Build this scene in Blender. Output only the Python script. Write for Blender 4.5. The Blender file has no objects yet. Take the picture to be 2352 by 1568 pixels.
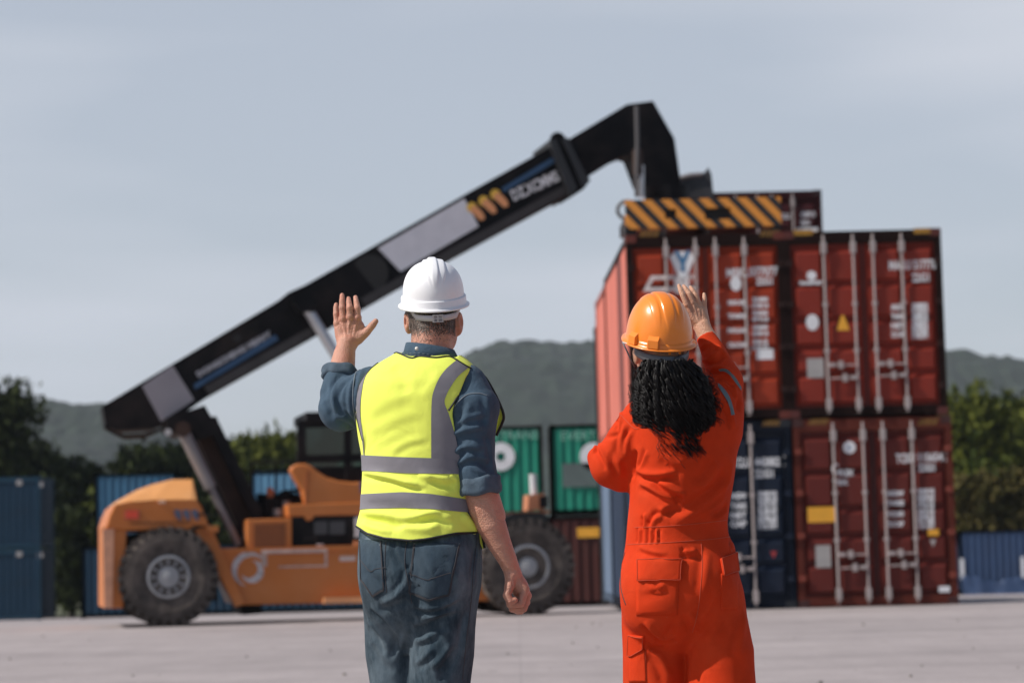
import bpy, bmesh, math, random
import numpy as np
from mathutils import Vector, Matrix, Euler
from mathutils.bvhtree import BVHTree
C = bpy.context.scene.collection
SC = bpy.context.scene
# ---------------------------------------------------------------- camera
CAMZ = 1.0
PITCH, ROLL = math.radians(4.92), math.radians(-1.5)
cam_d = bpy.data.cameras.new('camera'); cam = bpy.data.objects.new('camera', cam_d); C.objects.link(cam)
cam_d.sensor_width = 36; cam_d.sensor_fit = 'HORIZONTAL'; cam_d.lens = 85
CAMR = Matrix.Rotation(math.pi/2+PITCH, 3, 'X') @ Matrix.Rotation(ROLL, 3, 'Z')
cam.matrix_world = Matrix.Translation((0, 0, CAMZ)) @ CAMR.to_4x4()
cam_d.clip_start = 0.1; cam_d.clip_end = 20000
cam_d.dof.use_dof = True; cam_d.dof.focus_distance = 6.9; cam_d.dof.aperture_fstop = 4.3
SC.camera = cam
# ---------------------------------------------------------------- world, sun, exposure
SUN = Vector((-0.67, -0.175, 0.72)).normalized()
wd = bpy.data.worlds.new("World"); SC.world = wd; wd.use_nodes = True
nt = wd.node_tree; nt.nodes.clear()
n_out = nt.nodes.new('ShaderNodeOutputWorld'); n_bg = nt.nodes.new('ShaderNodeBackground')
n_sky = nt.nodes.new('ShaderNodeTexSky'); n_sky.sky_type = 'NISHITA'; n_sky.sun_disc = False
n_sky.sun_elevation = math.asin(SUN.z); n_sky.sun_rotation = math.atan2(SUN.x, SUN.y) % (2*math.pi)
n_sky.air_density = 1.0; n_sky.dust_density = 1.5; n_sky.ozone_density = 1.0
n_tc = nt.nodes.new('ShaderNodeTexCoord'); n_mp = nt.nodes.new('ShaderNodeMapping')
n_mp.inputs['Scale'].default_value = (1.6, 1.6, 9.0)
n_mp.inputs['Rotation'].default_value = (0, math.radians(5), 0)
n_no = nt.nodes.new('ShaderNodeTexNoise'); n_no.inputs['Scale'].default_value = 1.7; n_no.inputs['Detail'].default_value = 3.0
n_no.inputs['Roughness'].default_value = 0.45
n_cr = nt.nodes.new('ShaderNodeValToRGB')
n_cr.color_ramp.elements[0].position = 0.40; n_cr.color_ramp.elements[0].color = (0.62, 0.62, 0.62, 1)
n_cr.color_ramp.elements[1].position = 0.66; n_cr.color_ramp.elements[1].color = (1, 1, 1, 1)
n_mx = nt.nodes.new('ShaderNodeMixRGB'); n_mx.inputs[2].default_value = (6.55, 6.95, 7.75, 1)
nt.links.new(n_tc.outputs['Generated'], n_mp.inputs[0]); nt.links.new(n_mp.outputs[0], n_no.inputs['Vector'])
n_se = nt.nodes.new('ShaderNodeSeparateXYZ'); nt.links.new(n_tc.outputs['Generated'], n_se.inputs[0])
n_el = nt.nodes.new('ShaderNodeMapRange'); n_el.inputs[1].default_value = 0.26; n_el.inputs[2].default_value = 0.60; n_el.inputs[3].default_value = 1.0; n_el.inputs[4].default_value = 0.12
n_el.interpolation_type = 'SMOOTHSTEP'
nt.links.new(n_se.outputs[2], n_el.inputs[0])     # haze veil thickens towards the horizon, cleared overhead to lower ambient light
n_mu = nt.nodes.new('ShaderNodeMath'); n_mu.operation = 'MULTIPLY'
nt.links.new(n_no.outputs[0], n_cr.inputs[0]); nt.links.new(n_cr.outputs[0], n_mu.inputs[0]); nt.links.new(n_el.outputs[0], n_mu.inputs[1]); n_az = nt.nodes.new('ShaderNodeMapRange'); n_az.inputs[1].default_value = -0.3; n_az.inputs[2].default_value = 0.75; n_az.inputs[3].default_value = 0.15; n_az.inputs[4].default_value = 1.0; n_az.interpolation_type = 'SMOOTHSTEP'
nt.links.new(n_se.outputs[1], n_az.inputs[0]); n_m2 = nt.nodes.new('ShaderNodeMath'); n_m2.operation = 'MULTIPLY'     # cloud veil kept ahead; unseen sky behind cleared to cut fill light
nt.links.new(n_mu.outputs[0], n_m2.inputs[0]); nt.links.new(n_az.outputs[0], n_m2.inputs[1]); nt.links.new(n_m2.outputs[0], n_mx.inputs[0])
nt.links.new(n_sky.outputs[0], n_mx.inputs[1]); nt.links.new(n_mx.outputs[0], n_bg.inputs[0])
n_bg.inputs[1].default_value = 0.095
nt.links.new(n_bg.outputs[0], n_out.inputs[0])
sun_d = bpy.data.lights.new('sun', 'SUN'); sun_d.energy = 4.8; sun_d.angle = math.radians(0.6); sun_d.color = (1.0, 0.95, 0.88)
sun = bpy.data.objects.new('sun', sun_d); C.objects.link(sun); sun.location = (-20, -10, 30)
sun.rotation_euler = SUN.to_track_quat('Z', 'Y').to_euler()
SC.view_settings.view_transform = 'Standard'; SC.view_settings.look = 'None'
SC.view_settings.exposure = 0.0; SC.view_settings.gamma = 1.0
SC.render.engine = 'CYCLES'
SC.cycles.use_denoising = True
SC.cycles.max_bounces = 6; SC.cycles.volume_bounces = 0
# ---------------------------------------------------------------- helpers
FPX = 85/36*2352.0
CAM = Vector((0, 0, CAMZ))
def ray(px, py):
    return (CAMR @ Vector(((px-1176)/FPX, (784-py)/FPX, -1))).normalized()
def P(px, py, Y):
    d = ray(px, py); return CAM + d*(Y/d.y)
def PN(px, py, Y): return np.array(P(px, py, Y))
def PZ(px, py, z=0.0):
    d = ray(px, py); return CAM + d*((z-CAMZ)/d.z)
def ground_z(y):
    if y < 38: return 0.0
    if y < 118: return -0.0215*(y-38)
    return -1.72
def tag(o, label=None, cat=None, group=None, kind=None):
    if label: o['label'] = label
    if cat: o['category'] = cat
    if group: o['group'] = group
    if kind: o['kind'] = kind
    return o
ORG = {}
def thing(name, label, cat, loc=(0, 0, 0), rotz=0.0, group=None, local=False):
    o = bpy.data.objects.new(name, None); C.objects.link(o); o.location = loc; o.rotation_euler = (0, 0, rotz)
    o.empty_display_size = 0.3
    ORG[o.name] = (0, 0, 0) if local else tuple(loc)
    return tag(o, label, cat, group)
class MB:
    def __init__(s): s.v = []; s.f = []
    def add(s, vs, fs):
        n = len(s.v); s.v += [tuple(map(float, v)) for v in vs]; s.f += [tuple(i+n for i in f) for f in fs]; return s
    def box(s, c, d, R=None):
        x, y, z = d[0]/2, d[1]/2, d[2]/2
        vs = [Vector(p) for p in ((-x,-y,-z),(x,-y,-z),(x,y,-z),(-x,y,-z),(-x,-y,z),(x,-y,z),(x,y,z),(-x,y,z))]
        if R is not None: vs = [R @ v for v in vs]
        c = Vector(c)
        return s.hexa([v+c for v in vs])
    def hexa(s, vs):
        return s.add(vs, [(0,3,2,1),(4,5,6,7),(0,1,5,4),(1,2,6,5),(2,3,7,6),(3,0,4,7)])
    def ab(s, a, b):
        return s.box([(a[i]+b[i])/2 for i in range(3)], [abs(b[i]-a[i]) for i in range(3)])
    def loop2(s, A, B):           # prism between two equal point loops
        n = len(A)
        s.add(list(A)+list(B), [tuple(range(n))[::-1], tuple(range(n, 2*n))]+[(i,(i+1)%n,n+(i+1)%n,n+i) for i in range(n)]); return s
    def tube(s, pts, r, n=8, caps=True):
        pts = [Vector(p) for p in pts]
        rs = r if hasattr(r, '__len__') else [r]*len(pts)
        t0 = (pts[1]-pts[0]).normalized()
        u = t0.orthogonal().normalized(); vs = []
        for i, p in enumerate(pts):
            t = (pts[min(i+1, len(pts)-1)]-pts[max(i-1, 0)])
            if t.length < 1e-9: t = t0
            t.normalize()
            u = (u - t*u.dot(t))
            if u.length < 1e-6: u = t.orthogonal()
            u.normalize(); w = t.cross(u)
            vs += [p + (u*math.cos(2*math.pi*k/n)+w*math.sin(2*math.pi*k/n))*rs[i] for k in range(n)]
        m = len(pts)
        fs = [(i*n+k, i*n+(k+1)%n, (i+1)*n+(k+1)%n, (i+1)*n+k) for i in range(m-1) for k in range(n)]
        if caps: fs += [tuple(range(n))[::-1], tuple(range((m-1)*n, m*n))]
        return s.add(vs, fs)
    def lathe(s, prof, c, axis='Y', n=32, closed=False):   # prof: (r, h)
        vs = []; c = Vector(c)
        for r, h in prof:
            for k in range(n):
                a = 2*math.pi*k/n; ca, sa = r*math.cos(a), r*math.sin(a)
                vs.append(c + (Vector((ca, h, sa)) if axis == 'Y' else Vector((ca, sa, h)) if axis == 'Z' else Vector((h, ca, sa))))
        m = len(prof)
        fs = [(i*n+k, i*n+(k+1)%n, (i+1)*n+(k+1)%n, (i+1)*n+k) for i in range(m-1) for k in range(n)]
        if not closed: fs += [tuple(range(n))[::-1], tuple(range((m-1)*n, m*n))]
        return s.add(vs, fs)
    def build(s, name, mat, parent=None, smooth=False, label=None, recalc=True, bevel=0.0):
        return mesh_obj(name, s.v, s.f, mat, parent, smooth, label, recalc, bevel)
def mesh_obj(name, v, f, mat, parent=None, smooth=False, label=None, recalc=True, bevel=0.0, attrs=None):
    me = bpy.data.meshes.new(name)
    org = (0, 0, 0)
    if parent is not None: org = ORG.get(parent.name, (0, 0, 0))
    if isinstance(v, np.ndarray):
        v = v - np.array(org)
        me.from_pydata(v.tolist(), [], f.tolist() if isinstance(f, np.ndarray) else f)
    else:
        me.from_pydata([(a-org[0], b-org[1], c-org[2]) for a, b, c in v], [], f)
    if recalc:
        bm = bmesh.new(); bm.from_mesh(me); bmesh.ops.recalc_face_normals(bm, faces=bm.faces); bm.to_mesh(me); bm.free()
    if smooth: me.polygons.foreach_set('use_smooth', [True]*len(me.polygons))
    if attrs:
        for k, arr in attrs.items():
            at = me.attributes.new(k, 'FLOAT', 'POINT'); at.data.foreach_set('value', np.asarray(arr, dtype=np.float32))
    me.materials.append(mat)
    o = bpy.data.objects.new(name, me); C.objects.link(o)
    if parent is not None: o.parent = parent; ORG[o.name] = org
    if label: o['label'] = label
    if bevel:
        m = o.modifiers.new('bevel', 'BEVEL'); m.width = bevel; m.segments = 2; m.limit_method = 'ANGLE'
    return o
_mats = {}
def mat(name, col, rough=0.6, metal=0.0, var=0.15, scale=3.0, bump=0.0, bscale=40.0, dirt=None, dscale=0.7, damt=0.5,
        spec=0.5, coat=0.0, sss=0.0, stretch=(1, 1, 1), sheen=0.0):
    if name in _mats: return _mats[name]
    m = bpy.data.materials.new(name); m.use_nodes = True; t = m.node_tree; b = t.nodes['Principled BSDF']
    _mats[name] = m
    b.inputs['Roughness'].default_value = rough; b.inputs['Metallic'].default_value = metal
    b.inputs['Specular IOR Level'].default_value = spec
    if coat: b.inputs['Coat Weight'].default_value = coat; b.inputs['Coat Roughness'].default_value = 0.15
    if sheen: b.inputs['Sheen Weight'].default_value = sheen; b.inputs['Sheen Roughness'].default_value = 0.4
    if sss:
        b.inputs['Subsurface Weight'].default_value = sss; b.inputs['Subsurface Radius'].default_value = (0.012, 0.004, 0.002)
        b.inputs['Subsurface Scale'].default_value = 0.6
    tc = t.nodes.new('ShaderNodeTexCoord'); mp = t.nodes.new('ShaderNodeMapping'); mp.inputs['Scale'].default_value = stretch
    t.links.new(tc.outputs['Object'], mp.inputs[0])
    no = t.nodes.new('ShaderNodeTexNoise'); no.inputs['Scale'].default_value = scale; no.inputs['Detail'].default_value = 5
    t.links.new(mp.outputs[0], no.inputs['Vector'])
    mr = t.nodes.new('ShaderNodeMapRange'); mr.inputs[1].default_value = 0.25; mr.inputs[2].default_value = 0.75
    mr.inputs[3].default_value = 1-var; mr.inputs[4].default_value = 1+var
    t.links.new(no.outputs[0], mr.inputs[0])
    mx = t.nodes.new('ShaderNodeVectorMath'); mx.operation = 'SCALE'; mx.inputs[0].default_value = col[:3]
    t.links.new(mr.outputs[0], mx.inputs['Scale'])
    last = mx.outputs[0]
    if dirt:
        n2 = t.nodes.new('ShaderNodeTexNoise'); n2.inputs['Scale'].default_value = dscale; n2.inputs['Detail'].default_value = 8
        n2.inputs['Roughness'].default_value = 0.65
        t.links.new(mp.outputs[0], n2.inputs['Vector'])
        r2 = t.nodes.new('ShaderNodeMapRange'); r2.inputs[1].default_value = 0.45; r2.inputs[2].default_value = 0.75
        r2.inputs[3].default_value = 0; r2.inputs[4].default_value = damt; t.links.new(n2.outputs[0], r2.inputs[0])
        m2 = t.nodes.new('ShaderNodeMixRGB'); m2.inputs[2].default_value = (*dirt[:3], 1)
        t.links.new(r2.outputs[0], m2.inputs[0]); t.links.new(last, m2.inputs[1]); last = m2.outputs[0]
    t.links.new(last, b.inputs['Base Color'])
    if bump:
        n3 = t.nodes.new('ShaderNodeTexNoise'); n3.inputs['Scale'].default_value = bscale; n3.inputs['Detail'].default_value = 4
        t.links.new(mp.outputs[0], n3.inputs['Vector'])
        bp = t.nodes.new('ShaderNodeBump'); bp.inputs['Strength'].default_value = bump; bp.inputs['Distance'].default_value = 0.01
        t.links.new(n3.outputs[0], bp.inputs['Height']); t.links.new(bp.outputs[0], b.inputs['Normal'])
    return m
def text_geo(body, size, align='CENTER', squash=1.0, weight=0.0):
    cu = bpy.data.curves.new('lettering', 'FONT'); cu.body = body; cu.size = size; cu.align_x = align; cu.align_y = 'CENTER'
    cu.resolution_u = 2; cu.offset = weight
    ob = bpy.data.objects.new('lettering', cu); C.objects.link(ob)
    dg = bpy.context.evaluated_depsgraph_get(); me = bpy.data.meshes.new_from_object(ob.evaluated_get(dg))
    vs = [(v.co.x*squash, v.co.y) for v in me.vertices]; fs = [tuple(p.vertices) for p in me.polygons]
    bpy.data.objects.remove(ob); bpy.data.curves.remove(cu); bpy.data.meshes.remove(me)
    return vs, fs
def disc2(r, n=24, ry=None): 
    ry = ry or r
    return [(r*math.cos(2*math.pi*k/n), ry*math.sin(2*math.pi*k/n)) for k in range(n)], [tuple(range(n))]
def ring2(r0, r1, n=28):
    v = [(r*math.cos(2*math.pi*k/n), r*math.sin(2*math.pi*k/n)) for r in (r0, r1) for k in range(n)]
    return v, [(k, (k+1)%n, n+(k+1)%n, n+k) for k in range(n)]
def rect2(w, h): return [(-w/2,-h/2),(w/2,-h/2),(w/2,h/2),(-w/2,h/2)], [(0,1,2,3)]
# ---------------------------------------------------------------- ground, yard, hills
def grid_obj(name, xs, ys, zf, m, kind='structure'):
    nx, ny = len(xs), len(ys)
    v = np.array([(x, y, zf(x, y)) for y in ys for x in xs]); 
    f = [(j*nx+i, j*nx+i+1, (j+1)*nx+i+1, (j+1)*nx+i) for j in range(ny-1) for i in range(nx-1)]
    return tag(mesh_obj(name, v, f, m, smooth=True), kind=kind)
M_grass = mat('grassland', (0.055, 0.06, 0.025), 0.95, var=0.4, scale=0.3, bump=0.3)
def mat_concrete():
    m = bpy.data.materials.new('yard_concrete'); m.use_nodes = True; t = m.node_tree; b = t.nodes['Principled BSDF']
    N = t.nodes.new; L = t.links.new
    tc = N('ShaderNodeTexCoord')
    def noise(sc, stretch, det=6, rough=0.6):
        mp = N('ShaderNodeMapping'); mp.inputs['Scale'].default_value = stretch; L(tc.outputs['Object'], mp.inputs[0])
        n = N('ShaderNodeTexNoise'); n.inputs['Scale'].default_value = sc; n.inputs['Detail'].default_value = det
        n.inputs['Roughness'].default_value = rough; L(mp.outputs[0], n.inputs['Vector']); return n.outputs[0]
    def rng(x, a, bb, lo, hi):
        r = N('ShaderNodeMapRange'); r.inputs[1].default_value = a; r.inputs[2].default_value = bb; r.inputs[3].default_value = lo; r.inputs[4].default_value = hi
        L(x, r.inputs[0]); return r.outputs[0]
    def mul(a, bb):
        r = N('ShaderNodeMath'); r.operation = 'MULTIPLY'; L(a, r.inputs[0]); L(bb, r.inputs[1]); return r.outputs[0]
    a = rng(noise(0.35, (0.6, 1, 1)), 0.3, 0.7, 0.86, 1.10)
    c = rng(noise(2.2, (1, 0.35, 1)), 0.35, 0.7, 0.92, 1.06)
    d = rng(noise(14, (1, 0.6, 1), 8, 0.75), 0.35, 0.7, 0.90, 1.06)
    st = rng(noise(0.5, (0.15, 1.6, 1), 7, 0.7), 0.5, 0.72, 1.0, 0.74)      # tyre marks and washed-out streaks along x
    sp = rng(noise(3.1, (1, 0.5, 1), 3, 0.5), 0.70, 0.76, 1.0, 0.62)        # oil spots
    br = N('ShaderNodeTexBrick'); br.offset = 0; br.inputs['Scale'].default_value = 1.0; br.inputs['Mortar Size'].default_value = 0.006
    br.inputs['Brick Width'].default_value = 6.0; br.inputs['Row Height'].default_value = 4.5
    br.inputs['Color1'].default_value = (1, 1, 1, 1); br.inputs['Color2'].default_value = (0.95, 0.95, 0.95, 1); br.inputs['Mortar'].default_value = (0.8, 0.8, 0.8, 1)
    L(tc.outputs['Object'], br.inputs['Vector'])
    s = mul(mul(mul(a, c), mul(d, st)), mul(sp, br.outputs[0]))
    vm = N('ShaderNodeVectorMath'); vm.operation = 'SCALE'; vm.inputs[0].default_value = (0.338, 0.296, 0.294); L(s, vm.inputs['Scale'])
    L(vm.outputs[0], b.inputs['Base Color']); b.inputs['Roughness'].default_value = 0.88
    bp = N('ShaderNodeBump'); bp.inputs['Strength'].default_value = 0.35; bp.inputs['Distance'].default_value = 0.01
    L(noise(30, (1, 1, 1), 8, 0.7), bp.inputs['Height']); L(bp.outputs[0], b.inputs['Normal'])
    return m
M_conc = mat_concrete()
xs = [-3000, -400, -120, -60, 0, 60, 120, 400, 3000]
grid_obj('ground', xs, [-60, -20, 0, 38, 60, 90, 118, 200, 600, 1500, 6000], lambda x, y: ground_z(y)-0.02, M_grass)
grid_obj('concrete_yard', [-70+5*i for i in range(29)], [-18, 0, 20, 37, 37.6, 38.2, 39, 45, 60, 80, 100, 112], lambda x, y: ground_z(y), M_conc)
# small stones on the slab
r_ = random.Random(4); sb = MB()
for k in range(110):
    y = 8 + 26*r_.random(); x = (r_.random()-.5)*0.46*y; s = 0.004+0.011*r_.random()**3
    sb.box((x, y, s*.5), (s*2, s*1.6, s*1.3), Matrix.Rotation(r_.random()*6, 3, 'Z') @ Matrix.Rotation(.5, 3, 'X'))
tag(sb.build('gravel', mat('gravel_grey', (0.2, 0.18, 0.16), 0.9)), 'scattered small stones on the concrete yard', 'gravel', kind='stuff')
def vnoise(x, y, seed=0):           # smooth value noise
    def h(i, j): 
        n = np.sin(i*127.1+j*311.7+seed*74.7)*43758.5453
        return n-np.floor(n)
    i, j = np.floor(x), np.floor(y); fx, fy = x-i, y-j; fx = fx*fx*(3-2*fx); fy = fy*fy*(3-2*fy)
    return (h(i, j)*(1-fx)+h(i+1, j)*fx)*(1-fy)+(h(i, j+1)*(1-fx)+h(i+1, j+1)*fx)*fy
def hill(name, D, prof, depth, seed, m):
    pts = [P(px, py, D) for px, py in prof]
    hx = np.array([p.x for p in pts]); hz = np.array([p.z for p in pts])
    nx, ny = 420, 60
    xs = np.linspace(hx[0], hx[-1], nx); ys = np.linspace(D-depth, D+depth, ny)
    X, Y = np.meshgrid(xs, ys)
    top = np.interp(X, hx, hz)
    u = np.clip((Y-(D-depth))/depth, 0, 2); sh = np.sin(np.clip(u, 0, 2)*math.pi/2)**0.8
    Z = top*sh
    Z += (vnoise(X/60, Y/60, seed)-.5)*16*sh*(u < 0.97) + (vnoise(X/9, Y/9, seed+1)-.3)*4.5*sh + (vnoise(X/4, Y/4, seed+2)-.4)*3.0*sh
    Z = np.where(u <= 0.001, -4, Z-1)
    v = np.stack([X, Y, Z], -1).reshape(-1, 3)
    f = [(j*nx+i, j*nx+i+1, (j+1)*nx+i+1, (j+1)*nx+i) for j in range(ny-1) for i in range(nx-1)]
    return tag(mesh_obj(name, v, f, m, smooth=False), kind='structure')
M_hill = mat('forested_hill', (0.013, 0.022, 0.012), 0.95, var=0.7, scale=0.05, dirt=(0.004, 0.007, 0.005), dscale=0.25, damt=0.8)
hill('hill_ridge', 1150, [(-900, 1010), (-500, 960), (-200, 940), (60, 934), (160, 930), (240, 928), (330, 940), (420, 975), (480, 1000), (600, 1080), (760, 1180), (900, 1270)], 260, 3, M_hill)
hill('hill', 1300, [(760, 1270), (860, 1000), (960, 890), (1060, 822), (1110, 797), (1160, 789), (1240, 791), (1330, 793), (1420, 790), (1600, 780), (1800, 782), (2000, 800), (2190, 824), (2280, 836), (2352, 850), (2600, 890), (3000, 960), (3400, 1100)], 320, 7, M_hill)
# ---------------------------------------------------------------- trees
M_bark = mat('bark', (0.06, 0.045, 0.03), 0.9)
def mat_leaf(name, c0, c1):
    m = bpy.data.materials.new(name); m.use_nodes = True; t = m.node_tree; b = t.nodes['Principled BSDF']
    ge = t.nodes.new('ShaderNodeNewGeometry'); cr = t.nodes.new('ShaderNodeValToRGB')
    cr.color_ramp.elements[0].color = (*c0, 1); cr.color_ramp.elements[1].color = (*c1, 1)
    t.links.new(ge.outputs['Random Per Island'], cr.inputs[0]); t.links.new(cr.outputs[0], b.inputs['Base Color'])
    b.inputs['Roughness'].default_value = 0.7; b.inputs['Specular IOR Level'].default_value = 0.1
    return m
M_leaf = [mat_leaf('leaf_dark', (0.006, 0.011, 0.003), (0.034, 0.045, 0.010)), mat_leaf('leaf_mid', (0.018, 0.030, 0.004), (0.105, 0.115, 0.016)),
          mat_leaf('leaf_olive', (0.030, 0.030, 0.007), (0.120, 0.095, 0.030))]
def tree(kind, label, base, H, W, seed, lm, cat='tree', group=None, low=0.12, leaf=0.26, n=6500, bare=0):
    r = random.Random(seed); t = thing(kind, label, cat, base, group=group); b = Vector(base)
    tb = MB(); th = H*(0.55 if cat == 'tree' else 0.35)
    tb.tube([b, b+Vector((.1, 0, th*.5)), b+Vector((-.05, .1, th))], [H*.022, H*.017, H*.009], 8)
    cl = []
    nc = 30 if cat == 'tree' else 18
    for k in range(nc):
        a = r.random()*6.283; hh = low+(1-low)*(r.random()**0.8); rr = W*.5*(1-.75*max(0, hh-.45)/.55)*(0.35+.65*r.random())
        c = b+Vector((math.cos(a)*rr, math.sin(a)*rr*.8, H*min(hh, .86))); R = H*(.06+.10*r.random())
        cl.append((c, R))
        tb.tube([b+Vector((0, 0, min(th, c.z-b.z)*.7)), (b+c)/2+Vector((0, 0, (c.z-b.z)*.18)), c], [H*.008, H*.005, H*.002], 5)
    tb.build('trunk', M_bark, t, smooth=True)
    vs, fs = [], []
    tot = sum(R**2 for c, R in cl)
    for c, R in cl:
        for q in range(int(n*R*R/tot)):
            d = Vector((r.gauss(0, 1), r.gauss(0, 1), r.gauss(0, 1))).normalized()*(R*(r.random()**.4)*(.8+.5*math.sin(3*q)))
            p = c+Vector((d.x*1.25, d.y*1.1, d.z*.85))
            if p.z < b.z+0.1: p.z = b.z+.1+.2*r.random()
            s = leaf*(.6+.8*r.random()); e = Euler((r.random()*3, r.random()*3, r.random()*6)).to_matrix()
            k = len(vs)
            vs += [p+e @ Vector(w) for w in ((-s, 0, 0), (0, -s*.45, .04), (s, 0, 0), (0, s*.45, .04))]; fs.append((k, k+1, k+2, k+3))
    mesh_obj('crown', [tuple(v) for v in vs], fs, lm, t, recalc=False)
    return t
def tr(px, top, Y, wpx, **k):
    b = P(px, 1300, Y); z = ground_z(Y)-.02; H = P(px, top, Y).z-z; W = wpx/FPX*Y
    return (b.x, Y, z), H, W
TR = [ # kind, label, px, top, Y, width px, leaf material index, category
 ('tree', 'tall dark tree at the far left edge, its rounded top standing highest', -8, 866, 118, 84, 0, 'tree'),
 ('tree', 'dark bushy tree sloping down behind the left blue container stack', 66, 1000, 122, 170, 0, 'tree'),
 ('tree', 'dark green tree in the dip right of the left blue stack', 165, 1050, 119, 150, 0, 'tree'),
 ('tree', 'shadowy tree behind the gap between the blue container stacks', 215, 1075, 124, 130, 0, 'tree'),
 ('tree', 'dark round tree just above the orange engine hood of the truck', 335, 1010, 121, 180, 0, 'tree'),
 ('tree', 'dark tree directly behind the steep black boom support', 440, 1000, 126, 170, 0, 'tree'),
 ('tree', 'olive tree between the black boom support and the driver cab', 555, 992, 122, 140, 1, 'tree'),
 ('tree', 'tallest olive-green tree touching the left side of the driver cab', 650, 975, 120, 150, 1, 'tree'),
 ('tree', 'tree hidden mostly behind the driver cab', 770, 1000, 124, 160, 1, 'tree'),
 ('tree', 'bright-topped green tree right beside the red container wall', 2255, 878, 116, 190, 1, 'tree'),
 ('tree', 'leafy green tree cut by the right picture edge', 2370, 890, 121, 190, 1, 'tree'),
 ('tree', 'dark tree low behind the red containers at the right', 2160, 930, 124, 170, 0, 'tree'),
]
for i, (k, lb, px, top, Y, w, li, ct) in enumerate(TR):
    b, H, W = tr(px, top, Y, w); tree(k, lb, b, H, W, 11+i, M_leaf[li], ct, 'trees behind the container yard')
SH = [
 ('bush', 'low olive scrub bush beside the lower red container, above the blue container', 2235, 1085, 108, 120, 2),
 ('bush', 'brownish scrub bush at the right edge above the blue container', 2335, 1075, 109, 130, 2),
 ('bush', 'green bush between the scrub and the dark tree at right', 2290, 1045, 111, 120, 1),
 ('bush', 'dark undergrowth between the two stacks of blue containers', 160, 1160, 112, 130, 0),
 ('bush', 'dark undergrowth behind the left blue stack', 90, 1090, 114, 150, 0),
 ('bush', 'dim green bush peeping over the blue container behind the hood', 270, 1075, 112, 120, 1),
 ('bush', 'bush right behind the engine hose clutter, left of the cab', 610, 1040, 112, 150, 0),
 ('bush', 'dark bush at the foot of the boom support', 500, 1050, 113, 150, 0),
]
for i, (k, lb, px, top, Y, w, li) in enumerate(SH):
    b, H, W = tr(px, top, Y, w); tree(k, lb, b, H, W, 51+i, M_leaf[li], 'bush', 'bushes behind the container yard', low=0.05, n=3000)
# ---------------------------------------------------------------- shipping containers
CW = 2.438
M_rod = mat('lock_rod_paint', (0.37, 0.315, 0.305), 0.5, var=0.1)
M_white = mat('white_marking', (0.72, 0.72, 0.74), 0.7, var=0.12)
M_yel = mat('yellow_marking', (0.75, 0.36, 0.03), 0.6, var=0.1)
M_dullyel = mat('dull_yellow_marking', (0.20, 0.10, 0.018), 0.7, var=0.4, scale=12)
M_greyp = mat('grey_placard', (0.36, 0.34, 0.33), 0.6)
M_blackrub = mat('black_gasket', (0.012, 0.011, 0.011), 0.7)
def paint(name, c, rust=0.35, dsc=0.8):
    return mat(name, c, 0.55, var=0.14, scale=2.0, dirt=(c[0]*.45+.02, c[1]*.5+.012, c[2]*.5+.008), dscale=dsc, damt=rust, stretch=(1, 1, .6), spec=.25)
def corr(L, z0, z1, x, sgn, pitch=0.28, dep=0.030):      # corrugated wall along y at side x
    ys = []; y = 0.12
    while y < L-0.12-pitch*.5:
        ys += [(y, 0), (y+.07, 0), (y+.14, -dep), (y+.21, -dep)]; y += pitch
    ys.append((L-0.12, 0))
    v = [(x+sgn*(d-0.008), yy, z) for z in (z0, z1) for yy, d in ys]; n = len(ys)
    return v, [(i, i+1, n+i+1, n+i) for i in range(n-1)]
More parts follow.
